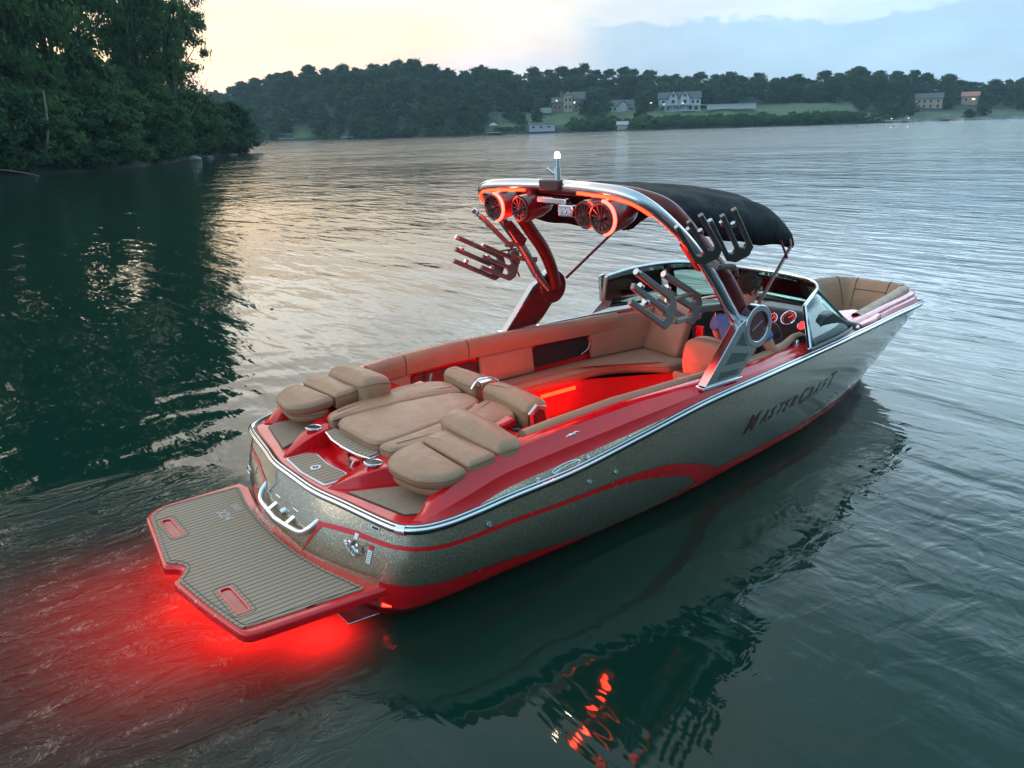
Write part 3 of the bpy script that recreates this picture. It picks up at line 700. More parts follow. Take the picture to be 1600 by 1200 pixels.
b = MB(); b.box((4.30, -1.02, .83), (.28, .07, .05)); b.tube([(4.32, -1.0, .84), (4.36, -.98, .93), (4.37, -.97, .97)], .013, smooth=3, n=8); b.lathe([(-.03, .02), (0, .026), (.03, .02), (.04, 0)], (4.37, -.97, .97), (.1, 0, 1), n=14); part(b, 'throttle', 'chrome', hm, bevel=.006)
# port console
b = MB(); b.prism([(4.66, .15), (4.60, .92), (4.74, 1.0), (5.10, 1.0), (5.45, .95), (5.40, .18)], .34, lambda x, z: (.80 if z < .5 else 1.05-.12*max(0, (x-4.6))), axis='y'); part(b, 'port_console', 'dark', bevel=.02)
b = MB(); b.box((4.66, .55, .83), (.02, .24, .17)); b.box((4.645, .30, .62), (.03, .10, .5)); part(b, 'console_door', 'red', bevel=.01)
# foredeck around the bow well
b = MB(); poly = [(5.42, -.98), (5.75, -.93), (6.0, -.86), (6.0, -.55), (5.75, -.45), (5.70, -.28), (5.42, -.28)]
for m in (1, -1): b.prism([(x, y*m) for x, y in poly], .90, .955)
part(b, 'foredeck', 'red', bevel=.012)
# bow cushions
b = MB()
def bow_roll(m):
    rows = []
    for i in range(40):
        s = 14.2+(20-14.2)*i/39; i2 = arr(iD2, s)+.045; z2 = arr(zD2, s)
        up = .045*min(1, max(0, (s-14.2)/2.2))
        pr = [(0, -.03), (0, up*.5), (.02, up+.005), (.06, up+.02), (.10, up+.005), (.13, up-.06), (.17, -.12), (.22, -.26), (.24, -.36)]
        rows.append([(dk(s, i2+a, z2+dz) if m < 0 else mir(dk(s, i2+a, z2+dz))) for a, dz in pr])
    b.grid(rows)
bow_roll(-1); bow_roll(1); bw = part(b, 'bow_backrest', 'leather', angle=60)
b = MB()
for m in (1, -1):
    for s in (16.9, 18.95):
        i2 = arr(iD2, s)+.045; z2 = arr(zD2, s); up = .045*min(1, (s-14.2)/2.2)
        pts = [dk(s, i2+a, z2+dz+.003) for a, dz in [(.06, up+.02), (.10, up+.005), (.13, up-.06), (.17, -.12), (.22, -.26)]]
        b.tube([p if m < 0 else mir(p) for p in pts], .005, n=6, smooth=3)
pts = []
for k in range(25):
    s = 18.95+(20-18.95)*min(k, 24-k)/12; i2 = arr(iD2, s)+.045; z2 = arr(zD2, s); q = dk(s, i2+.145, z2-.05); pts.append(q if k < 12 else mir(q))
b.tube(pts, .005, n=6)
part(b, 'bow_seam', 'seam', bw)
b = MB(); pad(b, [(5.85, -.62), (6.4, -.52), (6.95, -.36), (7.05, -.15), (7.05, .15), (6.95, .36), (6.4, .52), (5.85, .62), (5.85, .3), (6.35, .18), (6.35, -.18), (5.85, -.3)], .62, .14, .04, rc=.06, crown=0.); part(b, 'bow_seat', 'leather')
b = MB(); pad(b, [(5.80, -.68), (6.2, -.62), (6.2, -.4), (5.80, -.4)], lambda x, y: .72, .14, .05, rc=.06); part(b, 'bow_arm_pad', 'leather')
# --- windshield
top = [(4.13, 1.11, 1.335), (4.5, 1.09, 1.375), (4.95, 1.02, 1.385), (5.25, .88, 1.365), (5.42, .6, 1.345), (5.48, .3, 1.335), (5.48, 0, 1.33), (5.40, -.3, 1.33), (5.25, -.55, 1.33), (5.0, -.74, 1.335), (4.75, -.86, 1.335), (4.46, -.96, 1.285)]
bot = [(4.15, 1.19, 1.0), (4.6, 1.16, .985), (5.1, 1.07, .975), (5.5, .92, .965), (5.72, .62, .965), (5.80, .3, .96), (5.80, 0, .955), (5.76, -.3, .96), (5.62, -.60, .965), (5.36, -.88, .965), (4.98, -1.08, .985), (4.22, -1.19, .985)]
T = crom(top, 5); B = crom(bot, 5)
ws = empty('windshield', (4.8, 0, 1)); ws.parent = boat; ws.location = Vector((4.8, 0, 1))-boat.location
b = MB(); b.tube(T, .017, n=10, sy=1.1); part(b, 'top_rail', 'chrome', ws)
b = MB(); b.tube(B, .020, n=10, sy=.8); part(b, 'bottom_rail', 'dark', ws)
cuts = [0, 2.0, 4.4, 7.0, 9.5, 11]
for k in range(5):
    a, c = int(cuts[k]*5), int(cuts[k+1]*5)
    g = MB(); g.grid([[T[i].lerp(B[i], j/4) for j in range(5)] for i in range(a, c+1)]); g.v = [v for v in g.v]
    go = part(g, 'glass_pane', 'glass', ws); sm_ = go.modifiers.new('s', 'SOLIDIFY'); sm_.thickness = .006
    if k in (0, 1, 2, 3, 4):
        b = MB(); b.bar(T[a], B[a], .035 if k in (0, ) else .022, .03, up=(1, 0, .2)); part(b, 'mullion', 'dark' if k else 'alu', ws, bevel=.004)
b = MB(); b.bar(T[-1], B[-1], .04, .03, up=(0, 1, 0)); b.bar(T[-1], (4.55, -1.02, 1.0), .02, .02); part(b, 'side_frame', 'chrome', ws, bevel=.006)
b = MB()
b.prism([(4.10, 1.34), (4.16, 1.355), (4.34, 1.12), (4.22, .98), (3.98, .96), (4.12, 1.06)], 1.165, 1.20, axis='y'); part(b, 'frame_foot', 'alu', ws, bevel=.006)
b = MB(); c = T[8].lerp(B[8], .25); b.bar(T[4].lerp(B[4], .42)+Vector((0, -.012, 0)), T[4].lerp(B[4], .46)+Vector((.09, -.018, -.0)), .004, .012); b.bar(T[4].lerp(B[4], .42)+Vector((0, -.012, 0)), T[4].lerp(B[4], .30)+Vector((.07, -.018, 0)), .004, .012); part(b, 'glass_mark', 'dark', ws)
# --- tower
def ring2(c, r, n=28): return [(c[0]+r*math.cos(2*math.pi*k/n), c[1]+r*math.sin(2*math.pi*k/n)) for k in range(n)]
def tower_leg(m):
    y0, y1 = m*1.145, m*1.225
    out = [(2.83, .965), (3.21, .965), (3.30, 1.03), (3.43, 1.165), (3.34, 1.22), (3.31, 1.30), (3.26, 1.40), (3.19, 1.36)]
    b = MB(); b.prism(out, y0, y1, axis='y')
    c = (3.44, 1.325); R = .165; r = .115
    n = 36
    O = ring2(c, R, n); I = ring2(c, r, n)
    for ya in ((y0, 1), (y1, 0)):
        vs = [(p[0], ya[0]+m*.004*(1 if ya[1] == 0 else -1), p[1]) for p in O]+[(p[0], ya[0]+m*.004*(1 if ya[1] == 0 else -1), p[1]) for p in I]
        b.add(vs, [(i, (i+1) % n, n+(i+1) % n, n+i) for i in range(n)])
    b.add([(p[0], y0-m*.004, p[1]) for p in O]+[(p[0], y1+m*.004, p[1]) for p in O], [(i, (i+1) % n, n+(i+1) % n, n+i) for i in range(n)])
    b.add([(p[0], y0-m*.004, p[1]) for p in I]+[(p[0], y1+m*.004, p[1]) for p in I], [(i, (i+1) % n, n+(i+1) % n, n+i) for i in range(n)])
    leg = part(b, 'tower_leg', 'alu' if m < 0 else 'alu', bevel=.006, label='ring-topped tower leg')
    b = MB(); cyl = [( .0, r*.99), (0, 0)]; b.lathe([(-.028, r*1.0), (.028, r*1.0)], (c[0], m*1.185, c[1]), (0, 1, 0), n=36); b.add([(p[0], m*1.185+m*.026, p[1]) for p in I], [tuple(range(n))]); b.add([(p[0], m*1.185-m*.026, p[1]) for p in I], [tuple(range(n))])
    part(b, 'hinge_cover', 'pod', leg)
    b = MB(); b.bar((3.37, m*1.216, 1.30), (3.49, m*1.216, 1.36), .012, .006, up=(0, 1, 0)); part(b, 'cover_mark', 'alu', leg)
    b = MB(); b.prism(inset([(2.83, .975), (3.21, .975), (3.30, 1.04), (3.41, 1.165), (3.33, 1.22), (3.29, 1.30), (3.26, 1.38), (3.20, 1.34)], .012), m*1.1385, m*1.146, axis='y'); b.prism(ring2(c, .150, 28), m*1.132, m*1.142, axis='y'); part(b, 'inner_cover', 'towerred', leg, bevel=.002)
    # inlay panels with chrome lines
    b = MB()
    qs = [[(2.94, .99), (3.19, .99), (3.255, 1.05), (3.0, 1.06)], [(3.03, 1.085), (3.28, 1.075), (3.355, 1.145), (3.12, 1.19)], [(3.15, 1.22), (3.33, 1.18), (3.29, 1.25), (3.265, 1.32), (3.24, 1.33)]]
    for q in qs: b.prism(inset(q if area2(q) > 0 else q[::-1], .01), m*1.222, m*1.2285, axis='y')
    part(b, 'leg_inlay', 'panel', leg, bevel=.002)
    b = MB(); b.tube([(2.94, m*1.19, .975), (3.23, m*1.19, .975)], .012); b.prism([(2.80, .950), (3.25, .950), (3.25, .972), (2.80, .972)], m*1.13, m*1.24, axis='y'); part(b, 'leg_foot', 'chrome', leg, bevel=.004)
for m in (-1, 1): tower_leg(m)
# aft hoop: thick polished tube from one hinge over the top to the other
side = [(3.36, -1.13, 1.32), (3.22, -1.12, 1.47), (3.02, -1.09, 1.75), (2.80, -1.06, 2.0), (2.60, -1.0, 2.19), (2.46, -.92, 2.31), (2.41, -.78, 2.365), (2.42, -.5, 2.385), (2.46, -.2, 2.39), (2.47, 0, 2.39)]
hoop = crom(side+[mir(p) for p in side[-2::-1]], 8)
b = MB(); b.tube(hoop, .036, n=14, sy=1.25); hp_o = part(b, 'tower_hoop', 'alu', label='polished rear hoop of the tower')
b = MB(); b.box((2.50, 0, 2.39), (.20, .22, .085)); b.box((2.62, 0, 2.35), (.10, .60, .05)); part(b, 'hoop_joint', 'dark', hp_o, bevel=.012)
# forward arms
arm = [(3.43, -1.10, 1.32), (3.37, -1.08, 1.50), (3.23, -1.04, 1.72), (3.02, -1.0, 1.95), (2.84, -.95, 2.15), (2.72, -.86, 2.27), (2.67, -.62, 2.33), (2.65, -.3, 2.35), (2.65, 0, 2.35)]
b = MB(); b.tube(crom(arm+[mir(p) for p in arm[-2::-1]], 8), .040, n=14, sy=1.6); part(b, 'tower_arm', 'towerred', label='dark red forward arm of the tower')
b = MB()
for m in (1, -1): b.prism([(2.76, 1.99), (2.96, 1.78), (3.0, 1.84), (2.82, 2.03)], m*.99, m*1.04, axis='y')
part(b, 'tower_gusset', 'towerred', bevel=.008)
# swim of red light strips under the hoop
def sub(pts, a, c, off): return [p+Vector(off) for p in pts[a:c]]
n = len(hoop)
b = MB(); b.tube(sub(hoop, 36, 62, (-.022, 0, -.046)), .011, n=8); part(b, 'tower_led_strip', 'ledstrip', hp_o)
b = MB(); b.tube(sub(hoop, n-62, n-36, (-.022, 0, -.046)), .011, n=8); part(b, 'tower_led_strip', 'ledstrip', hp_o)
# mast light
b = MB(); b.tube([(2.50, 0, 2.42), (2.50, 0, 2.52)], .026, n=14); b.tube([(2.50, 0, 2.50), (2.50, 0, 2.585)], .016, n=12); b.tube([(2.49, .02, 2.47), (2.46, .055, 2.50), (2.45, .06, 2.515)], .008, n=8); ml = part(b, 'mast_light', 'chrome')
b = MB(); b.lathe([(0, .018), (.03, .02), (.045, .014), (.05, 0)], (2.50, 0, 2.585), (0, 0, 1), n=16); part(b, 'bulb', 'bulb', ml)
b = MB(); b.box((2.46, -.17, 2.21), (.08, .16, .09)); b.box((2.50, .05, 2.27), (.06, .34, .05)); cm = part(b, 'tow_light_bar', 'alu', bevel=.01)
b = MB()
for k in range(3): b.lathe([(0, .022), (.006, .02), (.006, 0)], (2.418, -.22+.05*k, 2.21), (-1, 0, 0), n=14)
part(b, 'spot_lens', 'chrome', cm)
# speakers
def speaker(y, r, ring_side, z=2.19, x=2.40, big=True):
    c = Vector((x, y, z)); ax = Vector((-1, -.05, -.10)).normalized()
    rt = MB(); rt.lathe([(.0, r), (-.03, r*1.03), (-.10, r*1.02), (-.20, r*.93), (-.29, r*.70), (-.34, r*.40), (-.36, 0)], c, ax, n=32)
    rt.bar(c-ax*.12+Vector((0, 0, r*.8)), c-ax*.12+Vector((.02, 0, r*1.0+.08)), .05, .05)
    sp = part(rt, 'tower_speaker', 'pod')
    U = Vector((0, 1, 0)); U = (U-ax*U.dot(ax)).normalized(); W = ax.cross(U)
    g = MB(); g.tube([c+ax*.004+(U*math.cos(t)+W*math.sin(t))*r*.86 for t in [2*math.pi*k/32 for k in range(33)]], .010, n=8, cap=False)
    for k in range(12):
        t = 2*math.pi*k/12; g.bar(c+ax*.010+(U*math.cos(t)+W*math.sin(t))*r*.14, c+ax*.004+(U*math.cos(t+.35)+W*math.sin(t+.35))*r*.85, .006, .008, up=ax)
    g.lathe([(.004, r*.2), (.02, r*.14), (.022, 0)], c, ax, n=18); part(g, 'speaker_grille', 'dark', sp)
    g = MB(); g.lathe([(-.002, r*.84), (-.03, r*.5), (-.035, r*.2), (-.02, 0)], c, ax, n=24); part(g, 'speaker_cone', 'dark', sp)
    g = MB(); t0, t1 = ring_side
    g.tube([c+ax*-.008+(U*math.cos(t)+W*math.sin(t))*(r*1.0) for t in [t0+(t1-t0)*k/28 for k in range(29)]], .013 if big else .006, n=8); part(g, 'speaker_light_ring', 'ledhot' if big else 'led', sp)
speaker(.665, .112, (R_(95), R_(265)), z=2.195, x=2.38); speaker(.385, .105, (R_(-70), R_(70)), z=2.19, x=2.44, big=False)
speaker(-.365, .105, (R_(110), R_(250)), z=2.19, x=2.44, big=False); speaker(-.625, .118, (R_(95), R_(265)), z=2.19, x=2.36)
# bimini top
W_ = 1.0
def can(u, v):
    # u along (0 aft .. 1 front), v across -1..1
    x = 2.74+u*1.50-.10*(1-abs(v)**2)*(0 if u > .3 else (1-u/.3))*1.0
    zc = 2.385-.02*u-.13*u*u
    if u > .84: zc -= .07*((u-.84)/.16)**2
    drop = (.10+.10*u)*abs(v)**2.6+.05*max(0, abs(v)-.86)/.14
    w = W_*(.93+.06*math.sin(u*math.pi))
    z = zc-drop+.010*math.sin(v*19+u*7)*u+.014*math.sin(u*22+v*3)*abs(v)*.5
    return Vector((x, v*w, z))
b = MB(); rows = []
for i in range(41):
    u = i/40; r = [can(u, -1+2*j/40) for j in range(41)]
    sk_ = .11+.10*math.sin(u*math.pi)**.5*(1 if u > .12 else u/.12)
    lo = [Vector((p.x, p.y*1.01, p.z-sk_)) for p in (r[0], r[-1])]; mi_ = [Vector((p.x, p.y*1.02, p.z-sk_*.45)) for p in (r[0], r[-1])]
    rows.append([lo[0], mi_[0]]+r+[mi_[1], lo[1]])
fr_ = rows[-1]; zlo = min(p.z for p in fr_); rows.append([Vector((p.x+.025, p.y*.995, p.z-.04 if p.z > zlo+.04 else p.z)) for p in fr_]); rows.append([Vector((p.x+.015, p.y*.985, max(zlo, p.z-.13))) for p in fr_])
b.grid(rows); cn = part(b, 'bimini_canvas', 'canvas', angle=60); s_ = cn.modifiers.new('s', 'SOLIDIFY'); s_.thickness = .012
def frontpole(m):
    b = MB(); b.tube([(3.56, m*1.09, 1.40), (4.15, m*.985, 1.83), (4.17, m*.955, 1.88)], .014, n=10); b.tube([(4.06, m*1.02, 1.75), (3.98, m*1.0, 1.90)], .009, n=8); return part(b, 'bimini_pole', 'pod')
frontpole(1); frontpole(-1)
b = MB(); b.tube([(4.17, -.90, 2.0), (4.17, -.6, 2.07), (4.17, 0, 2.10), (4.17, .6, 2.07), (4.17, .90, 2.0)], .013, n=8); part(b, 'bimini_bow', 'alu')
# --- board racks
def comb(org, pd, sd, plen, gap, nprong, th=.032, mt='rackalu', width=.05, base=None, name='rack_fork'):
    """fork: prongs along pd, spaced along sd, joined at the base by a rounded plate"""
    org, pd, sd = Vector(org), Vector(pd).normalized(), Vector(sd).normalized(); nn = pd.cross(sd).normalized()
    b = MB(); L = plen; g = gap; w = width; outl = []
    tot = (nprong-1)*g
    pts = []
    for k in range(nprong):
        a = k*g; l = L[k] if hasattr(L, '__len__') else L
        pts += [(l, a-w/2), (l, a+w/2)]
        if k < nprong-1: pts += [(w*.9, a+w/2), (w*.35, a+g/2), (w*.9, a+g-w/2)]
    pts += [(-.02, tot+w/2), (-.07, tot*.8), (-.07, tot*.2), (-.02, -w/2)]
    b.prism(pts, -th/2, th/2); mm = frame(org, pd, sd); b.v = [mm @ v for v in b.v]
    o = part(b, name, mt, bevel=.006)
    c = MB()
    for k in range(nprong):
        a = k*g; l = L[k] if hasattr(L, '__len__') else L
        c.tube([org+pd*(l-.02)+sd*a, org+pd*(l+.012)+sd*a], w*.50, n=12)
    part(c, 'prong_tip', 'alu', o)
    return o
def arm_bar(a, c, w=.05, h=.05, name='rack_arm'):
    b = MB(); b.bar(a, c, w, h); return part(b, name, 'rackalu', bevel=.008)
# starboard, upper: two forks, prongs up and aft
comb((2.74, -1.17, 1.91), (-.62, -.0, .70), (.55, -.30, -.12), .32, .085, 3, width=.036)
comb((3.02, -1.22, 1.90), (-.62, -.0, .80), (.55, -.30, -.10), .34, .085, 3, width=.036)
arm_bar((2.88, -1.06, 1.92), (2.92, -1.24, 1.84)); arm_bar((2.92, -1.22, 1.84), (3.08, -1.24, 1.83), .04, .035)
b = MB(); b.tube([(3.16, -1.2, 1.80), (3.30, -1.1, 1.72)], .013, n=8); part(b, 'rack_strut', 'rackalu')
# starboard, lower: swung aft
comb((2.52, -1.15, 1.665), (-.341, 0, .221), (-.17, -.0, -.135) if False else (.06, -.02, -.22), [.42, .42, .40], .10, 3, width=.045)
comb((2.975, -1.0, 1.60), (-.335, 0, .185), (.05, -.02, -.22), [.42, .42, .44], .10, 3, width=.045)
arm_bar((2.55, -1.15, 1.50), (3.0, -1.0, 1.44), .05, .04); arm_bar((2.98, -1.0, 1.50), (3.22, -1.1, 1.50), .06, .05); arm_bar((2.50, -1.15, 1.66), (2.93, -1.0, 1.62), .03, .03)
# port, upper and lower
comb((2.84, 1.15, 1.84), (-.60, .12, .62), (.25, -.25, -.35), .40, .085, 3)
arm_bar((2.84, 1.12, 1.80), (2.98, 1.06, 1.80)); arm_bar((2.90, 1.12, 1.72), (3.03, 1.16, 1.60), .03, .03)
comb((2.92, 1.30, 1.66), (-.80, .12, .40), (.12, -.10, -.75), [.50, .48, .46], .105, 3, width=.042)
comb((3.0, 1.20, 1.64), (-.80, .10, .38), (.12, -.10, -.75), [.36, .34, .32], .095, 3, width=.04)
arm_bar((2.96, 1.22, 1.66), (3.20, 1.10, 1.62)); b = MB(); b.box((3.0, 1.2, 1.68), (.09, .07, .09)); b.tube([(3.0, 1.22, 1.62), (3.08, 1.22, 1.46)], .010, n=8); b.tube([(2.98, 1.22, 1.6), (2.98, 1.22, 1.46)], .008, n=8); b.bar((2.80, 1.24, 1.725), (3.03, 1.2, 1.735), .04, .018); part(b, 'rack_clamp', 'rackalu', bevel=.006)
# --- swim platform
plat = [(.13, 1.04), (-.46, 1.03), (-.57, .96), (-.605, .88), (-.66, .48), (-.715, .10), (-.66, .06), (-.63, .0), (-.66, -.06), (-.725, -.12), (-.68, -.50), (-.61, -.905), (-.575, -.95), (-.50, -.965), (.20, -1.03), (.30, -1.04), (.20, -.92), (.10, -.6), (.06, -.3), (.05, 0), (.06, .3), (.09, .6), (.16, .9)]
b = MB(); rp = roundpoly(plat, [.02, .05, .05, .03, .1, .03, .02, .02, .02, .03, .1, .05, .05, .03, .03, .0, .1, .1, .1, .1, .1, .1, .05], 4)
b.prism(rp, .205, .272)
pf = part(b, 'swim_platform', 'red', bevel=.022, seg=4)
padp = [(.09, .96), (-.46, .975), (-.575, .88), (-.635, .47), (-.685, .125), (-.635, .08), (-.60, 0), (-.635, -.08), (-.695, -.145), (-.655, -.50), (-.59, -.885), (-.53, -.895), (.12, -.965), (.03, -.6), (-.01, -.3), (-.02, 0), (-.01, .3), (.02, .6)]
slots = [[(-.545, .75), (-.475, .75), (-.475, .43), (-.545, .43)], [(-.555, -.42), (-.48, -.42), (-.48, -.75), (-.555, -.75)]]
def holed(mb, outer, holes, z, h, mi=0):
    bm = bmesh.new(); es = []
    for lp in [outer]+holes:
        vs = [bm.verts.new((p[0], p[1], 0)) for p in lp]
        es += [bm.edges.new((vs[i], vs[(i+1) % len(vs)])) for i in range(len(vs))]
    bmesh.ops.triangle_fill(bm, edges=es, use_beauty=True)
    bm.verts.ensure_lookup_table(); bm.verts.index_update()
    vv = [v.co.copy() for v in bm.verts]; ff = [[v.index for v in f.verts] for f in bm.faces]; bm.free()
    mb.add([(v.x, v.y, z+h) for v in vv], ff, mi); mb.add([(v.x, v.y, z) for v in vv], [f[::-1] for f in ff], mi)
    for lp in [outer]+holes:
        n = len(lp); mb.add([(p[0], p[1], z) for p in lp]+[(p[0], p[1], z+h) for p in lp], [(i, (i+1) % n, n+(i+1) % n, n+i) for i in range(n)], mi)
op = [tuple(p) for p in roundpoly(padp, [.03, .05, .05, .1, .03, .02, .03, .02, .03, .1, .05, .06, .03, .1, .1, .1, .1, .1], 4)]
hs = [[tuple(p) for p in roundpoly(h, .03, 4)] for h in slots]
b = MB(); holed(b, op, hs, .2725, .009); part(b, 'platform_pad', 'teak', pf)
# dark routed border line and slot frames
b = MB(); ins = inset(op if area2(op) > 0 else op[::-1], .022); b.tube([(p.x, p.y, .2815) for p in ins]+[(ins[0].x, ins[0].y, .2815)], .0028, n=6)
for h in slots:
    q = roundpoly(inset(h if area2(h) > 0 else h[::-1], -.028), .04, 4); b.tube([(p.x, p.y, .2815) for p in q]+[(q[0].x, q[0].y, .2815)], .0022, n=6)
part(b, 'pad_border', 'rubber', pf)
b = MB()
for h in slots:
    g_ = h if area2(h) > 0 else h[::-1]
    q = roundpoly(inset(g_, -.012), .03, 4); holed(b, [tuple(p) for p in roundpoly(inset(g_, -.004), .03, 4)], [[tuple(p) for p in roundpoly(inset(g_, .007), .028, 4)]], .274, .0095)
part(b, 'slot_rim', 'red', pf)
b = MB()
for h in slots: b.prism(roundpoly(h, .03, 4), .2728, .2745)
part(b, 'slot_well', 'red_dark', pf)
# bolts along the aft edge, pale lettering on pad and edge
b = MB()
for x, y in [(-.70, -.2), (-.675, -.42), (-.64, -.64), (-.60, -.82), (-.68, .2), (-.655, .4), (-.625, .6), (-.59, .8)]: b.lathe([(0, .009), (.003, .008), (.003, 0)], (x-.008, y, .262), (-.7, 0, .6), n=10)
part(b, 'edge_bolt', 'alu', pf)
# trim tabs
b = MB(); b.prism([(.22, -.93), (.02, -.91), (.02, -.66), (.16, -.64)], .04, .055); b.prism([(.22, .93), (.02, .91), (.02, .66), (.16, .64)], .04, .055); part(b, 'trim_tab', 'alu', bevel=.004)
b = MB(); b.tube([(.26, -1.01, .13), (.22, -.97, .13)], .014, n=12); part(b, 'stern_light', 'led')
# transom grab handle
hn = empty('transom_handle', (.08, 0, .42)); hn.parent = boat; hn.location = Vector((.08, 0, .42))-boat.location
b = MB(); b.tube([(.125, .40, .50), (.06, .375, .455), (.02, .30, .415), (-.005, .04, .405), (-.005, -.04, .405), (.02, -.30, .415), (.06, -.375, .455), (.125, -.40, .50)], .019, n=10, smooth=4); part(b, 'grip', 'chrome', hn)
for y in (.14, -.14):
    b = MB(); b.bar((.0, y, .412), (.115, y, .47), .040, .014, up=(1, 0, -1)); b.box((.092, y, .470), (.03, .085, .05)); part_one(b, 'handle_bracket', 'chrome', hn, bevel=.003)
b = MB(); b.tube([(.12, .0, .45), (.03, .0, .435)], .022, n=14); part(b, 'tow_pin', 'chrome', hn)
b = MB(); b.tube([(.07, .30, .47), (.075, .29, .60)], lambda t: .012*(1-t)+.002, n=8); part(b, 'bracket_spike', 'chrome', hn)
# eye bolts, vents, hull fittings
def onhull(s, z, off=0.): return hp(s, z=z, off=off)
def nrm(s, z): return (hp(s, z=z, off=.02)-hp(s, z=z)).normalized()
b = MB()
for m in (Vector, mir):
    p = onhull(2.55, .44); q = nrm(2.55, .44)
    b.tube([m(p+q*.03+Vector((0, math.cos(t)*.032, math.sin(t)*.032))) for t in [2*math.pi*k/16 for k in range(17)]], .007, n=8, cap=False)
part(b, 'tow_eye', 'chrome')
def fitting(s, z, r, name='hull_fitting', mt='alu'):
    b = MB(); p = onhull(s, z, .001); q = nrm(s, z); b.lathe([(0, r), (.01, r*.9), (.012, r*.55), (.004, r*.5), (.004, 0)], p, q, n=18); return part(b, name, mt)
for x, z, r in ((.82, .565, .020), (1.63, .60, .017), (1.87, .60, .017), (.95, .70, .0)):
    if r: fitting(s_of_x(x), z, r)
for x, r in ((1.20, .018), (1.62, .016), (2.0, .018)):
    s = s_of_x(x); b = MB(); z0 = crom_at(RL, s).z; z1 = arr(zD1, s); p = dk(s, .008, (z0+z1)/2+.005); b.lathe([(0, r), (.01, r*.9), (.012, r*.5), (.004, 0)], p, (0, -1, .35), n=16); part(b, 'hull_fitting', 'alu')
b = MB()
for m in (Vector, mir):
    p = onhull(2.6, .43, .006); q = nrm(2.6, .43)
b = MB(); p = onhull(2.38, .50, .004); e = (onhull(2.48, .50)-onhull(2.28, .50)).normalized(); zz = Vector((0, 0, 1))
pa = onhull(2.33, .462, .012); b.lathe([(0, .024), (.014, .022), (.02, .012), (.02, 0)], pa, nrm(2.33, .462), n=16); b.lathe([(0, .020), (.012, .018), (.016, 0)], pa+Vector((.005, -.035, .015)), nrm(2.33, .46), n=14)
b.tube([pa+Vector((-.02, 0, .02)), pa+Vector((-.035, -.04, .03)), pa+Vector((-.03, -.085, -.01)), pa+Vector((-.02, -.10, -.05))], .005, n=6, smooth=4)
b.lathe([(0, .02), (.014, .018), (.018, 0)], pa+Vector((.01, -.115, -.012)), nrm(2.6, .45), n=14); b.lathe([(0, .016), (.012, .014), (.016, 0)], pa+Vector((.01, -.12, .03)), nrm(2.6, .45), n=14); part(b, 'flush_fitting', 'alu')
def decal(s0, s1, z0, z1, mt, name):
    b = MB(); b.grid([[onhull(s0+(s1-s0)*i/6, z0+(z1-z0)*j/3, .004) for j in range(4)] for i in range(7)]); return part(b, name, mt)
w = decal(2.80, 2.92, .395, .475, 'white', 'warning_label'); decal(2.42, 2.50, .500, .535, 'white', 'instruction_label'); decal(2.80, 2.92, .480, .505, 'red', 'warning_header')
b = MB()
for k in range(6): b.grid([[onhull(2.815+.09*i/3, .402+.012*k+.004*j, .0055) for j in range(2)] for i in range(4)])
part(b, 'label_print', 'alu', w)
b = MB(); b.grid([[onhull(2.70+.22*i/6, .590+.022*j/2, .004) for j in range(3)] for i in range(7)]); part(b, 'vent_slot', 'alu')
b = MB(); b.grid([[onhull(2.73+.16*i/6, .594+.013*j/2, .0055) for j in range(3)] for i in range(7)]); part(b, 'vent_opening', 'dark')
# cleats, fuel cap, nav light, oval emblem on the spear panel
def cleat(x, name='cleat', m=-1):
    s = s_of_x(x); p = dk(s, .09, arr(zD1, s)*.5+arr(zD2, s)*.5+.018); d = (crom_at(RL, s+.1)-crom_at(RL, s-.1)).normalized(); b = MB()
    if m > 0: p = mir(p); d = mir(d)
    b.tube([p-d*.06+Vector((0, 0, .022)), p-d*.03+Vector((0, 0, .026)), p+d*.03+Vector((0, 0, .026)), p+d*.06+Vector((0, 0, .022))], .009, n=8, sy=.7); b.box(p+Vector((0, 0, .008)), (.05, .022, .035)); return part(b, name, 'chrome', bevel=.004)
cleat(1.56); cleat(4.72); cleat(1.56, m=1); cleat(4.72, m=1)
s = s_of_x(5.35); b = MB(); b.lathe([(0, .032), (.03, .030), (.042, .018), (.044, 0)], dk(s, .05, arr(zD1, s)+.02), (0, -.6, .8), n=18); part(b, 'side_light', 'chrome')
s = s_of_x(4.95); b = MB(); b.lathe([(0, .016), (.012, .014), (.014, 0)], dk(s, .045, arr(zD1, s)+.02), (0, -.7, .7), n=14); part(b, 'deck_stud', 'alu')
b = MB(); pts = []
for k in range(25):
    t = 2*math.pi*k/24; x = 1.44+.115*math.cos(t); s = s_of_x(x); z0 = crom_at(RL, s).z+.012; z1 = arr(zD1, s); zz_ = (z0+z1)/2+.022*math.sin(t)+.004; f_ = (zz_-z0)/(z1-z0); pts.append(dk(s, -.002+.024*f_-.003, zz_))
b.tube(pts, .0035, n=6); q0 = pts[14]; q1 = pts[2]; b.tube([pts[13], pts[13].lerp(pts[1], .5)+Vector((0, -.002, .008)), pts[1]], .003, n=6); part(b, 'oval_emblem', 'chrome')
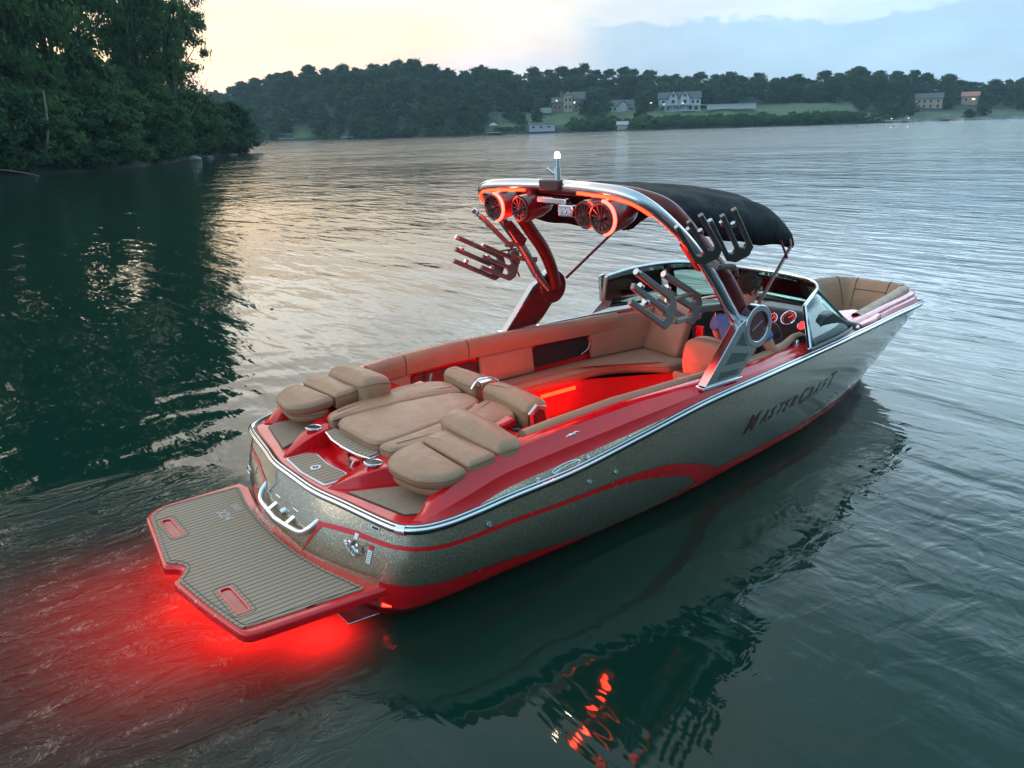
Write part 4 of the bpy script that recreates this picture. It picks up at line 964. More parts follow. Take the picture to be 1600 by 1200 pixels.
# --- lettering
def letters(txt_spec, surf, name, mt, th=.004, parent=None, label=None):
    """txt_spec: list of (char, size, x) ; surf(u,v) gives a point, laid on with small thickness"""
    mb_v, mb_f = [], []
    for ch, size, x, sh, dy in txt_spec:
        cu = bpy.data.curves.new('t', 'FONT'); cu.body = ch; cu.size = size; cu.shear = sh; cu.offset = size*.022; cu.resolution_u = 3
        o = bpy.data.objects.new('t', cu); COL.objects.link(o); bpy.context.view_layer.update()
        me = bpy.data.meshes.new_from_object(o.evaluated_get(bpy.context.evaluated_depsgraph_get()))
        bm = bmesh.new(); bm.from_mesh(me); bmesh.ops.triangulate(bm, faces=bm.faces[:]); bm.verts.index_update(); n0 = len(mb_v)
        for v in bm.verts: mb_v.append(surf(v.co.x+x, v.co.y+dy))
        for f_ in bm.faces: mb_f.append(tuple(v.index+n0 for v in f_.verts))
        bm.free(); bpy.data.meshes.remove(me); bpy.data.objects.remove(o); bpy.data.curves.remove(cu)
    b = MB(); b.add(mb_v, mb_f); return part(b, name, mt, parent, smooth=False, label=label, weld=False)
def side_surf(m):
    def f(u, v):
        s = s_of_x(3.36+u); z = .475+.018*u+v; return m(hp(s, z=z, off=.004))
    return f
spec = [('M', .215, 0, .55, -.02), ('A', .15, .20, .5, .0), ('S', .15, .305, .5, .0), ('T', .15, .40, .5, .0), ('E', .15, .495, .5, .0), ('R', .15, .595, .5, .0), ('C', .19, .72, .5, -.01), ('R', .15, .86, .5, .0), ('A', .15, .965, .5, .0), ('F', .15, 1.08, .5, .0), ('T', .20, 1.18, .5, -.01)]
spec = [(a, b_*.95, c_*1.22, d_, e_) for a, b_, c_, d_, e_ in spec]
letters(spec, side_surf(Vector), 'hull_lettering', 'decal', label='dark red italic lettering on the topside')
pspec = [('X', .12, 0, 0, 0), ('2', .12, .085, 0, 0), ('4', .12, .16, 0, 0)]
def padsurf(u, v): return Vector((-.16-v*.9, .58-u*.9, .2832)) if False else Vector((-.20+v*.8, .62-u*.8, .2832))
letters(pspec, padsurf, 'pad_lettering', 'deckmark', parent=pf)
b = MB()
for k in range(4): b.bar((-.075+.012*k, .66-.0*k, .2828), (-.075+.012*k, .54, .2828), .005, .002)
part(b, 'pad_print', 'deckmark', pf)
ps = []; xx = 0
for ch in 'MASTERCRAFT': ps.append((ch, .045, xx, .4, 0)); xx += .034
def edgesurf(u, v):
    y = .52-u; x = lin([(-1, .2), (-.6, .10), (-.3, .06), (0, .05), (.3, .06), (.6, .09), (.9, .16)], y); return Vector((x-.052+v*.8, y, .2738))
letters(ps, edgesurf, 'edge_lettering', 'white', parent=pf)
# --- lamps that are lit on the boat, and one added red cockpit fill
def lamp(name, kind, loc, energy, col, size=.1, size_y=None, rot=None, parent=boat):
    ld = bpy.data.lights.new(name, kind); ld.energy = energy; ld.color = col
    if kind == 'AREA':
        ld.size = size
        if size_y: ld.shape = 'RECTANGLE'; ld.size_y = size_y
    else: ld.shadow_soft_size = size
    o = bpy.data.objects.new(name, ld); COL.objects.link(o); o.location = Vector(loc)-boat.location; o.parent = parent
    if rot: o.rotation_euler = rot
    o['kind'] = 'structure' if False else ''
    del o['kind']; return o
RED = (1, .03, .012)
lamp('cockpit_led_and_fill', 'AREA', (3.12, .70, .36), 26, RED, .5, .05, (R_(-90), 0, 0))
lamp('cockpit_led_and_fill', 'POINT', (2.7, .25, .40), 5, RED, .05)
lamp('tower_lamp', 'POINT', (2.31, .53, 2.24), 5, RED, .03); lamp('tower_lamp', 'POINT', (2.31, -.50, 2.24), 5, RED, .03); lamp('tower_lamp', 'POINT', (2.47, .53, 2.02), 6, RED, .05); lamp('tower_lamp', 'POINT', (2.47, -.50, 2.02), 6, RED, .05)
lamp('mast_lamp', 'POINT', (2.50, 0, 2.68), 1.5, (1, .75, .5), .02)
lamp('cockpit_led_and_fill', 'AREA', (2.9, -.86, .42), 16, RED, .7, .05, (R_(90), 0, 0))  # added red fill for the port bolsters; no LED is built on this side
for x, y, z, e in ((-.10, -.82, -.22, 9), (-.38, -.50, -.22, 10), (-.50, .0, -.22, 8), (-.40, .50, -.22, 6), (-.15, .85, -.22, 4), (-.75, -.35, -.60, 9), (-.95, .45, -.70, 7)):
    o = lamp('underwater_lamp', 'SPOT', (x, y, z), e, (1, .02, .016), .05, rot=(0, R_(180-14), 0)); o.data.spot_size = R_(150); o.data.spot_blend = 1.

# ================================================================== DRIVER
def skin_mesh(name, verts, edges, mt, root=0, sub=2, parent=None):
    me = bpy.data.meshes.new(name); me.from_pydata([v[:3] for v in verts], edges, []); me.materials.append(M[mt])
    o = bpy.data.objects.new(name, me); COL.objects.link(o)
    s = o.modifiers.new('skin', 'SKIN'); s.use_smooth_shade = True; s.branch_smoothing = .6
    lay = me.skin_vertices[0] if me.skin_vertices else None
    if lay is None:
        bm = bmesh.new(); bm.from_mesh(me); bm.verts.layers.skin.new(); bm.to_mesh(me); bm.free(); lay = me.skin_vertices[0]
    for i, v in enumerate(verts):
        r = v[3]; lay.data[i].radius = r if hasattr(r, '__len__') else (r, r); lay.data[i].use_root = (i == root)
    u = o.modifiers.new('sub', 'SUBSURF'); u.levels = sub; u.render_levels = sub
    if parent: o.parent = parent
    return o
def person():
    rt = empty('person', (4.0, -.67, .65), 'driver in blue t-shirt and dark shorts seated at the helm, hand on the throttle', 'person')
    V = []; E_ = []
    def add(p, r, par=None):
        V.append((p[0], p[1], p[2], r)); i = len(V)-1
        if par is not None: E_.append((par, i))
        return i
    pel = add((3.0+.80, -.68, .74), (.15, .11))
    wst = add((3.80, -.68, .88), (.145, .10), pel); ch = add((3.79, -.68, 1.06), (.17, .11), wst); uc = add((3.80, -.69, 1.20), (.14, .09), ch)
    nk = add((3.83, -.71, 1.29), (.055, .055), uc); hd0 = add((3.855, -.72, 1.355), (.065, .072), nk); hd1 = add((3.865, -.73, 1.44), (.078, .092), hd0); hd2 = add((3.86, -.73, 1.52), (.062, .075), hd1)
    def arm(y, pts):
        sh = add((3.80, y, 1.195), .062, uc); p = sh
        for q, r in pts: p = add(q, r, p)
        return p
    # right arm (starboard) bent, hand on the throttle
    w = arm(-.87, [((3.83, -.93, 1.07), .052), ((3.88, -.98, .935), .046), ((4.05, -.97, .95), .040), ((4.22, -.95, 1.0), .028), ((4.28, -.955, 1.01), .030)])
    for k in range(4):
        a = add((4.33, -.93-.020*k, 1.012-.004*k), .0105, w); c = add((4.365-.004*k, -.932-.021*k, 1.0-.003*k), .0098, a); d = add((4.372-.004*k, -.933-.021*k, .975-.003*k), .0088, c); add((4.355, -.933-.021*k, .957), .0078, d)
    a = add((4.29, -.915, .995), .012, w); c = add((4.33, -.905, .975), .0105, a); add((4.355, -.915, .96), .009, c)
    # left arm resting, hand on the wheel
    w = arm(-.50, [((3.84, -.43, 1.08), .052), ((3.90, -.40, .96), .045), ((4.0, -.46, 1.0), .038), ((4.10, -.545, 1.07), .028), ((4.135, -.575, 1.09), .029)])
    for k in range(4):
        a = add((4.165+.004*k, -.60-.012*k, 1.115-.022*k), .0105, w); c = add((4.185, -.625-.010*k, 1.12-.022*k), .0095, a); add((4.18, -.642-.008*k, 1.105-.022*k), .008, c)
    a = add((4.14, -.60, 1.125), .012, w); add((4.15, -.63, 1.14), .0095, a)
    # legs forward under the dash
    for y in (-.60, -.78):
        h = add((3.87, y, .725), .085, pel); k = add((4.22, y+(-.04 if y < -.7 else .04), .78), .058, h); s = add((4.33, y, .52), .048, k); an = add((4.40, y, .26), .034, s); ft = add((4.40, y, .20), .036, an); add((4.55, y, .185), .032, ft)
    body = skin_mesh('body', V, E_, 'skin', 0, 2); 
    def shift(o):
        o.data.transform(Matrix.Translation(Vector((.14, .01, .03))-rt.location)); o.parent = rt; return o
    shift(body)
    # shirt
    S = [(3.80, -.68, .735, (.165, .125)), (3.80, -.68, .88, (.163, .118)), (3.79, -.68, 1.06, (.188, .128)), (3.80, -.69, 1.20, (.155, .105)), (3.83, -.71, 1.255, (.068, .065)), (3.80, -.87, 1.195, .078), (3.83, -.932, 1.07, .072), (3.845, -.95, 1.03, .074), (3.80, -.50, 1.195, .078), (3.84, -.43, 1.08, .072), (3.852, -.425, 1.04, .074)]
    sh = skin_mesh('shirt', S, [(0, 1), (1, 2), (2, 3), (3, 4), (3, 5), (5, 6), (6, 7), (3, 8), (8, 9), (9, 10)], 'shirt', 0, 2); shift(sh)
    S = [(3.80, -.68, .70, (.175, .13)), (3.90, -.60, .725, .105), (4.10, -.575, .76, .088), (3.90, -.78, .725, .105), (4.10, -.80, .76, .088)]
    shift(skin_mesh('shorts', S, [(0, 1), (1, 2), (0, 3), (3, 4)], 'shorts', 0, 2))
    # face details and hair; the head looks forward and a little to starboard
    H = Vector((3.862, -.728, 1.44)); fd = Vector((.88, -.47, -.05)).normalized(); sd = Vector((0, 0, 1)).cross(fd).normalized(); up = fd.cross(sd)
    b = MB()
    def el(c, r3, n=14):
        rows = []
        for i in range(9):
            t = math.pi*i/8; rows.append([c+up*(r3[2]*math.cos(t))+(fd*r3[0]*math.cos(a)+sd*r3[1]*math.sin(a))*max(math.sin(t), .001) for a in [2*math.pi*k/n for k in range(n)]])
        b.grid(rows, wrap=True)
    el(H+fd*.098-up*.005, (.022, .014, .024)); 
    for k in (1, -1): el(H+sd*(.082*k)-up*.005-fd*.005, (.018, .011, .030))
    el(H+fd*.083-up*.048, (.014, .026, .008))
    o = b.build('face', 'skin'); shift(o)
    b = MB()
    for k in (1, -1): el(H+sd*(.031*k)+fd*.084+up*.018, (.010, .013, .007))
    o = b.build('eyes', 'dark'); shift(o)
    # hair: a shell over the back and top of the skull plus curls
    b = MB(); rnd = random.Random(3); rows = []
    for i in range(15):
        t = math.pi*.74*i/14; r = []
        for k in range(28):
            a = 2*math.pi*k/28; d = up*math.cos(t)+(fd*math.cos(a)+sd*math.sin(a))*math.sin(t)
            front = max(0, d.dot(fd)); cutz = -.02+.85*front
            rr = Vector((.106, .092, .112)); p = H+up*.012+fd*(d.dot(fd)*rr.x-.006)+sd*(d.dot(sd)*rr.y)+up*(d.dot(up)*rr.z)
            if d.dot(up) < cutz-.35: p = H+(p-H)*.80
            p += (p-H).normalized()*(.013*noise.noise(p*38)+.006*noise.noise(p*90)); r.append(p)
        rows.append(r)
    b.grid(rows, wrap=True)
    for k in range(170):
        d = Vector((rnd.gauss(0, 1), rnd.gauss(0, 1), rnd.gauss(.4, .9))).normalized()
        if d.dot(fd) > .25 and d.dot(up) < .45: continue
        if d.dot(up) < -.45: continue
        c = H+up*.012+fd*(d.dot(fd)*.104-.006)+sd*(d.dot(sd)*.091)+up*(d.dot(up)*.112); t = d.orthogonal().normalized(); u = d.cross(t)
        a0 = rnd.uniform(0, 6.28); pts = []
        for j in range(5): a = a0+j*.9; pts.append(c+d*(.002+.004*j)+(t*math.cos(a)+u*math.sin(a))*.009)
        b.tube(pts, lambda q: .0055*(1-q*.7), n=5)
    o = b.build('hair', 'hair'); shift(o)
person()

# ================================================================== ENVIRONMENT
AZT = [(0, 82.62), (200, 75.84), (400, 68.29), (600, 60.11), (800, 51.59), (1000, 43.1), (1200, 34.98), (1400, 27.51), (1600, 20.84)]
def az_of(px):
    if px < 0: return 82.62-px*.0339
    if px > 1600: return 20.84-(px-1600)*.0333
    return lin(AZT, px)
def px_of(az):
    if az > 82.62: return (82.62-az)/.0339
    if az < 20.84: return 1600+(20.84-az)/.0333
    return lin([(a, p) for p, a in AZT[::-1]], az)
def pol(az, D, z=0.): a = R_(az); return Vector((CAMP.x+D*math.cos(a), CAMP.y+D*math.sin(a), z))
SHORE = [(-5, 540), (10, 520), (20.8, 465), (24, 448), (27.5, 425), (31, 385), (35, 372), (40, 366), (50, 364), (56, 366), (62, 380), (68, 425), (76, 450), (95, 470)]
def shoreD(az): return lin(SHORE, az)+6*math.sin(az*1.3)+3*math.sin(az*4.1+1)
def hor(px): return 198.5-(px-800)*.0294
SKYL = [(250, 165), (345, 152), (400, 131), (480, 119), (560, 113), (650, 101), (700, 114), (760, 113), (850, 107), (920, 103), (1000, 113), (1080, 124), (1130, 116), (1200, 121), (1240, 130), (1300, 117), (1370, 110), (1430, 119), (1500, 131), (1550, 133), (1600, 125), (1700, 130)]
def ridge(az):
    px = px_of(az); D = shoreD(az)+95; return 2.8+(hor(px)-lin(SKYL, px))/1276*D-12.5
def lawny(az):
    px = px_of(az); return px
def ground(az, d):
    """terrain height d metres behind the shoreline"""
    px = px_of(az); r = max(4, ridge(az))
    def sst(x): x = min(1, max(0, x)); return x*x*(3-2*x)
    if 775 < px < 1335:
        h = lin([(-30, -3), (0, .1), (4, 1.3), (12, 2.6), (30, 5.0), (60, 8.6), (85, 10.5), (130, r+2), (200, r+3), (420, r-3)], d)
    elif px >= 1335:
        h = lin([(-30, -3), (0, .1), (2, 1.2), (25, 2.2), (60, 6), (120, r), (200, r+2), (420, r-3)], d)
    else:
        h = lin([(-30, -3), (0, .1), (3, 1.3), (20, 4.5), (50, r*.55), (95, r), (200, r+2), (420, r-4)], d)
    return h+.5*noise.noise(Vector((az*.8, d*.03, 0)))*sst(d/20)
def leafmat(name, c0, c1, var=.4):
    m = bpy.data.materials.new(name); m.use_nodes = True; t = NT(m.node_tree); b = t.n['Principled BSDF']; out = t.n['Material Output']
    oi = t.add('ShaderNodeObjectInfo'); tc = t.add('ShaderNodeTexCoord'); n = t.noise(tc.outputs['Object'], .9, 4, .6)
    geo = t.add('ShaderNodeNewGeometry')
    f = t.math('ADD', t.math('MULTIPLY', n, .7), t.math('MULTIPLY', oi.outputs['Random'], .35)); f = t.math('ADD', f, t.math('MULTIPLY', geo.outputs['Random Per Island'], .25))
    c = t.ramp(f, [(.3, c0), (.85, c1)]); t.link(c, b.inputs['Base Color']); b.inputs['Roughness'].default_value = .6; b.inputs['Specular IOR Level'].default_value = .15
    tr = t.add('ShaderNodeBsdfTranslucent'); t.link(c, tr.inputs[0]); mx = t.add('ShaderNodeMixShader'); mx.inputs[0].default_value = .45; t.link(b.outputs[0], mx.inputs[1]); t.link(tr.outputs[0], mx.inputs[2]); t.link(mx.outputs[0], out.inputs[0]); return m
M['leafn'] = leafmat('bank foliage', (.018, .066, .024), (.085, .175, .060))
M['leaff'] = leafmat('far foliage', (.014, .044, .024), (.055, .112, .050))
M['leafb'] = leafmat('shrub foliage', (.020, .066, .026), (.080, .155, .050))
M['bark'] = mat('bark', (.045, .038, .030), .9, var=(3, .35), bump=[(8, .03)])
M['barkpale'] = mat('pale bark', (.16, .15, .13), .9, var=(4, .3))
M['soil'] = mat('bank soil', (.030, .030, .020), .95, var=(.4, .4), bump=[(1.5, .1)])
M['rock'] = mat('shore rock', (.20, .19, .17), .85, var=(2, .3), bump=[(4, .03)])
def grassmat():
    m = mat('hillside', (.03, .055, .025), .95); t = NT(m.node_tree); b = t.n['Principled BSDF']; geo = t.add('ShaderNodeNewGeometry'); n = t.noise(geo.outputs['Position'], .05, 5, .6)
    t.link(t.ramp(n, [(.35, (.030, .060, .025)), (.65, (.055, .095, .035))]), b.inputs['Base Color']); return m
M['grass'] = grassmat(); M['woodfloor'] = mat('woodland floor', (.010, .022, .014), .95, var=(.08, .4))
# water
b = MB(); xs = (-148, -60, -20, 0, 20, 60, 200, 748); b.grid([[(x, y, 0) for y in xs] for x in xs]); w = b.build('water', 'water', smooth=False); tag(w, kind='structure')
# far hills
b = MB(); rows = []
azs = [13+i*.5 for i in range(124)]; ds = [-30, -8, 0, 1.5, 3, 6, 10, 15, 20, 27, 35, 45, 55, 65, 75, 85, 95, 110, 130, 160, 200]
for a in azs: rows.append([pol(a, shoreD(a)+d, ground(a, d)) for d in ds])
b.grid(rows)
mi = []
for i in range(len(azs)-1):
    px = px_of((azs[i]+azs[i+1])/2)
    for j in range(len(ds)-1):
        d = (ds[j]+ds[j+1])/2; lawn = (775 < px < 1335 and 17 < d < 82) or (px > 1340 and 7 < d < 42) or (452 < px < 495 and 2 < d < 32)
        mi.append(0 if lawn else 1)
b.m = mi; h = b.build('hills', ['grass', 'woodfloor'], angle=80, weld=False); tag(h, kind='structure')
# ---- trees
def leaf_crown(rnd, W, H, z0, nleaf, size, nclump, flat=.0, taper=.5, skirt=0.):
    vs = []; fs = []
    cl = []
    for k in range(nclump):
        f = rnd.random()**.8; z = z0+H*f*.93
        rad = W*min(1, .35+(f/.3)**.7*.65)*(1-f**1.7)**.55*.95+.06*W
        a = rnd.uniform(0, 6.28); q = rad*rnd.uniform(.25, .92)
        cl.append((Vector((q*math.cos(a), q*math.sin(a), z)), rnd.uniform(.15, .30)*W*(1-.3*f)))
    for k in range(nleaf):
        c, r = rnd.choice(cl)
        d = Vector((rnd.gauss(0, 1), rnd.gauss(0, 1), rnd.gauss(0, .75))).normalized()
        p = c+d*r*(rnd.uniform(.35, 1.1) if rnd.random() < .8 else rnd.uniform(1., 1.6)); p.z = c.z+(p.z-c.z)*.62
        n = (d+Vector((rnd.gauss(0, .5), rnd.gauss(0, .5), rnd.gauss(.35, .5)))).normalized(); t = n.orthogonal().normalized(); t.rotate(Matrix.Rotation(rnd.uniform(0, 6.28), 3, n)); u = n.cross(t)
        s = size*rnd.uniform(.6, 1.25); i = len(vs)
        vs += [p-t*s, p-u*s*.5+n*s*.15, p+t*s, p+u*s*.5+n*s*.15]; fs.append((i, i+1, i+2, i+3))
    me = bpy.data.meshes.new('crown'); me.from_pydata([tuple(v) for v in vs], [], fs); return me, cl
def trunk_mesh(rnd, H, r, cl, mt, lean=.06, limbs=9):
    b = MB(); l = Vector((rnd.uniform(-lean, lean), rnd.uniform(-lean, lean), 0)); pts = [Vector((0, 0, -1.))+l*0]+[Vector((l.x*z+.25*math.sin(z*.4), l.y*z+.2*math.cos(z*.5)-.2, z)) for z in [H*k/6 for k in range(7)]]
    b.tube(pts, lambda q: r*(1.15-q*.95), n=8)
    for c, rr in sorted(cl, key=lambda q: q[0].z)[:limbs*3:3]:
        zs_ = min(c.z*.75, H*.9); st = Vector((l.x*zs_+.25*math.sin(zs_*.4), l.y*zs_+.2*math.cos(zs_*.5)-.2, zs_)); b.tube([st, st.lerp(c, .5)+Vector((0, 0, -.2)), c], lambda q: r*.38*(1-q*.8), n=5)
    me_o = b.build('trunk_tmp', mt); me = me_o.data; bpy.data.objects.remove(me_o); return me
def make_variants(seed, n, spec, leaf, bark):
    out = []
    for k in range(n):
        rnd = random.Random(seed+k); W, H, z0, nl, sz, nc, r = spec(rnd)
        cm, cl = leaf_crown(rnd, W, H, z0, nl, sz, nc); cm.materials.append(M[leaf]); tm = trunk_mesh(rnd, z0+H*.8, r, cl, bark); tm.name = 'trunk'; out.append((cm, tm, z0+H))
    return out
def place_tree(var, loc, scale, rz, label, cat='tree', group=None, name='tree', simple=False, sz=None):
    rt = empty(name, loc, label, cat, group); rt.rotation_euler = (0, 0, rz); rt.scale = (scale, scale, (sz or scale))
    c = bpy.data.objects.new('crown', var[0]); COL.objects.link(c); c.parent = rt
    if not simple: t = bpy.data.objects.new('trunk', var[1]); COL.objects.link(t); t.parent = rt
    return rt
rnd = random.Random(11)
# near bank (left)
BANK = [(-30, 60, -40), (-12, 70, -40), (4, 76, 0), (8.4, 77.6, 0), (11.8, 80.6, 60), (15.3, 82.3, 120), (20.7, 86.2, 200), (27.2, 95.3, 260), (34.8, 110, 300), (42, 121, 340), (50, 130, 380), (52, 142, 400), (40, 160, 400), (10, 190, 0), (-60, 190, 0)]
b = MB(); cen = Vector((5, 135)); rows = []
for f, z in ((1.03, -.8), (1.0, .05), (.985, .5), (.95, .9), (.8, 1.6), (.4, 3.), (.0, 3.5)):
    rows.append([Vector((cen.x+(p[0]-cen.x)*f, cen.y+(p[1]-cen.y)*f, z+(.25*noise.noise(Vector((p[0]*.3, p[1]*.3, z))) if 0 < z < 3 else 0))) for p in crom([(x, y, 0) for x, y, _ in BANK]+[(BANK[0][0], BANK[0][1], 0)], 5)])
b.grid(rows); o = b.build('bank', 'soil', angle=80); tag(o, kind='structure')
tall = make_variants(100, 5, lambda r: (r.uniform(4.6, 5.8), r.uniform(19, 23), 4.0, 9500, .24, 90, .30), 'leafn', 'bark')
low = make_variants(200, 4, lambda r: (r.uniform(3.2, 4.2), r.uniform(5, 6.5), .3, 8000, .21, 60, .12), 'leafb', 'bark')
def edge(px):
    tb = [(p[2], p[0], p[1]) for p in BANK[2:12]]; return Vector((lin([(a, x) for a, x, y in tb], px), lin([(a, y) for a, x, y in tb], px), 0))
inl = Vector((-.55, .83, 0))
tall_spots = [(-60, 3, 1.0), (-10, 6, 1.1), (28, 4, 1.), (62, 9, 1.05), (95, 5, .95), (128, 11, 1.1), (160, 5, 1.), (196, 13, 1.0), (222, 5, .92), (250, 12, 1.05), (272, 4, .92), (292, 9, .95), (303, 2, 1.0), (316, 3, .95), (300, 7, 1.1), (322, 10, 1.0), (232, 9, 1.2), (264, 16, 1.25), (330, 3, .9), (338, 6, .85), (192, 20, 1.25), (-40, 15, 1.1)]
words = ['at the left edge of the photo', 'second from the left edge', 'with a bent trunk', 'with sky gaps in its crown', 'with a dense dark crown', 'behind the shoreline shrubs']
for i, (px, dn, s) in enumerate(tall_spots):
    e = edge(px); p = e+inl*dn; p.z = .7+dn*.05
    pos = ['at the left end of the near bank', 'in the middle of the near bank', 'near the tip of the near bank'][0 if px < 80 else 1 if px < 215 else 2]
    row = 'front row' if dn < 8 else 'rear row'
    kth = ['first', 'second', 'third', 'fourth', 'fifth', 'sixth', 'seventh', 'eighth', 'ninth', 'tenth', 'eleventh', 'twelfth'][sum(1 for q in tall_spots[:i] if (q[0] < 80) == (px < 80) and (q[0] < 215) == (px < 215) and (q[1] < 8) == (dn < 8))]
    place_tree(tall[i % 5], p, s, rnd.uniform(0, 6.28), f'{kth} tall tree of the {row} {pos}', group='tall trees on the near bank', name='leafy_tree', sz=s*1.65)
low_spots = [(x, d, s) for x, d, s in [(-30, 1, 1.1), (5, .5, 1.1), (40, .8, 1.15), (70, 2.5, 1.2), (100, .6, 1.1), (130, 2, 1.25), (155, .6, 1.05), (180, 1.2, 1.25), (205, .8, 1.1), (228, 2, 1.3), (248, .4, 1.05), (268, .8, 1.3), (285, 1.5, 1.2), (302, .4, 1.25), (318, 1.4, 1.35), (335, .4, 1.15), (350, 1.0, 1.3), (366, .6, 1.35), (384, .8, 1.2), (391, .6, .9), (60, 5, 1.7), (140, 6, 1.8), (215, 6, 1.8), (290, 6, 1.8), (335, 6, 1.5), (10, 6, 1.8), (-30, 6, 1.8), (100, 7, 1.8), (180, 8, 1.8), (255, 7, 1.8)]]
ORD = ['first', 'second', 'third', 'fourth', 'fifth', 'sixth', 'seventh', 'eighth', 'ninth', 'tenth', 'eleventh', 'twelfth', 'thirteenth', 'fourteenth', 'fifteenth', 'sixteenth', 'seventeenth', 'eighteenth', 'nineteenth', 'twentieth']
fr = sorted([q for q in low_spots if q[1] < 4]); bk = sorted([q for q in low_spots if q[1] >= 4])
for i, (px, dn, s) in enumerate(low_spots):
    e = edge(px); p = e+inl*dn; p.z = .35
    if dn < 4: lb = f'low shrub overhanging the water, {ORD[fr.index((px, dn, s))]} from left along the near bank'
    else: lb = f'large shrub behind the waterside bushes, {ORD[bk.index((px, dn, s))]} from left on near bank'
    place_tree(low[i % 4], p, s, rnd.uniform(0, 6.28), lb, 'shrub', 'bushes along the near bank', 'bank_shrub')
# leaning pale trunks, dead branch, rocks
b = MB(); e = edge(58); b.tube([e+Vector((-.5, 0, .2)), e+Vector((.8, -1.2, 2.0)), e+Vector((1.3, -1.6, 4.6)), e+Vector((1.5, -1.2, 7))], lambda q: .17*(1-.6*q), smooth=4, n=8)
o = b.build('leaning_trunk', 'barkpale'); tag(o, 'pale bare trunk leaning out from the left bank shrubs', 'tree trunk')
b = MB(); e = edge(270); b.tube([e+Vector((-.3, .3, .1)), e+Vector((.2, -.3, 3.)), e+Vector((-.2, -.4, 5.4))], lambda q: .14*(1-.6*q), smooth=4, n=8); b.tube([e+Vector((.2, -.3, 3.)), e+Vector((3.2, .6, 5.6)), e+Vector((6, 1.2, 9.8))], lambda q: .07*(1-.85*q), smooth=4, n=6)
o = b.build('dead_tree', 'barkpale'); tag(o, 'thin grey dead tree with one long slanting branch near the bank tip', 'dead tree')
b = MB(); e = edge(8); b.tube([e+Vector((-4.5, -1.4, .35)), e+Vector((-1.5, -1.6, .75)), e+Vector((1.2, -2.0, .3)), e+Vector((2.4, -2.3, -.1))], lambda q: .07*(1-.6*q), smooth=4, n=6)
o = b.build('fallen_branch', 'barkpale'); tag(o, 'pale fallen branch arching over the water at far left', 'branch')
def rock(c, s, seed, label):
    me = bpy.data.meshes.new('rock'); bm = bmesh.new(); bmesh.ops.create_icosphere(bm, subdivisions=3, radius=1)
    for v in bm.verts: v.co = Vector((v.co.x*s[0], v.co.y*s[1], v.co.z*s[2]))*(1+.28*noise.noise(v.co*1.4+Vector((seed, 0, 0))))
    bm.to_mesh(me); bm.free(); me.materials.append(M['rock']); me.polygons.foreach_set('use_smooth', [True]*len(me.polygons)); o = bpy.data.objects.new('shore_rock', me); COL.objects.link(o); o.location = c; tag(o, label, 'rock', 'rocks at the tip of the near bank')
e = edge(285); rock(e+Vector((.8, -1.6, .15)), (.9, .7, .36), 1, 'largest pale rounded rock at the waterline under the bank tip shrubs')
e = edge(315); rock(e+Vector((.6, -1.2, .05)), (.5, .4, .2), 2, 'small pale flat rock right of the largest shore rock')
e = edge(350); rock(e+Vector((.8, -1.2, 0)), (.7, .5, .2), 4, 'low pale rock slab below the outermost shrubs of the bank')
# ---- far trees (each its own)
far = make_variants(300, 8, lambda r: (r.uniform(7.0, 9.5), r.uniform(9.5, 13.), .4, 3000, .62, 60, .28), 'leaff', 'bark')
farb = make_variants(400, 4, lambda r: (r.uniform(3.2, 4.), r.uniform(3.0, 4.0), .1, 900, .40, 26, .12), 'leafb', 'bark')
zones = [(-999, 420, 'at the far shore left end'), (420, 560, 'above the small left docks'), (560, 700, 'on the highest far ridge'), (700, 830, 'left of the white boathouse'), (830, 1010, 'around the far brick house'), (1010, 1180, 'behind the big white house'), (1180, 1340, 'right of the white pavilion'), (1340, 1500, 'by the pale brown mansion'), (1500, 3000, 'at the far shore right end')]
def zone(px): return [z for a, b_, z in zones if a <= px < b_][0]
SUNK = [(858, 915, 45, 90), (945, 995, 40, 85), (1025, 1100, 40, 80), (1100, 1185, 40, 78), (1430, 1472, 20, 75), (1500, 1530, 40, 95)]
nfar = 0; REC = []
for row, (d, step, hh) in enumerate([(5, 1.25, .62), (16, 1.15, .8), (34, 1.2, .9), (58, 1.15, 1.0), (84, 1.15, 1.05), (104, 1.15, 1.1), (124, .85, 1.1)]):
    a = 13.
    while a < 71:
        a += step*rnd.uniform(.7, 1.3); px = px_of(a); dd = d+rnd.uniform(-5, 5)
        if 330 < px < 1640:
            if 775 < px < 1335 and d < 80: continue
            if 760 < px <= 775 and d < 50: continue
            if px >= 1335 and d < 40 and rnd.random() < .55: continue
            if any(q0 < px < q1 and s0-35 < dd < s1+4 for q0, q1, s0, s1 in SUNK): continue
            if 455 < px < 492 and d < 30: continue
            z = ground(a, dd); v = rnd.choice(far); s = hh*rnd.uniform(.80, 1.14)*(13/14)
            if px > 1340 and d < 60: s *= .7
            o_ = place_tree(v, pol(a, shoreD(a)+dd, z-.4), s*1.05, rnd.uniform(0, 6.28), f'{"waterline" if d < 10 else "lower slope" if d < 50 else "upper slope" if d < 90 else "skyline"} tree {zone(px)}', group=f'trees {zone(px)}', name='far_tree', simple=False, sz=s); nfar += 1; REC.append((px, o_))
for px, d, s in [(800, 40, .62), (830, 75, .8), (845, 66, .7), (925, 42, 1.0), (938, 50, 1.05), (932, 30, .7), (1000, 30, .5), (1012, 60, .8), (1005, 75, .95), (1105, 70, .8), (840, 30, .5), (812, 22, .5)]:
    a = az_of(px); REC.append((px, place_tree(rnd.choice(far), pol(a, shoreD(a)+d, ground(a, d)-.4), s, rnd.uniform(0, 6.28), f'single lawn tree {zone(px)}', group=f'lawn trees {zone(px)}', name='far_tree'))); nfar += 1
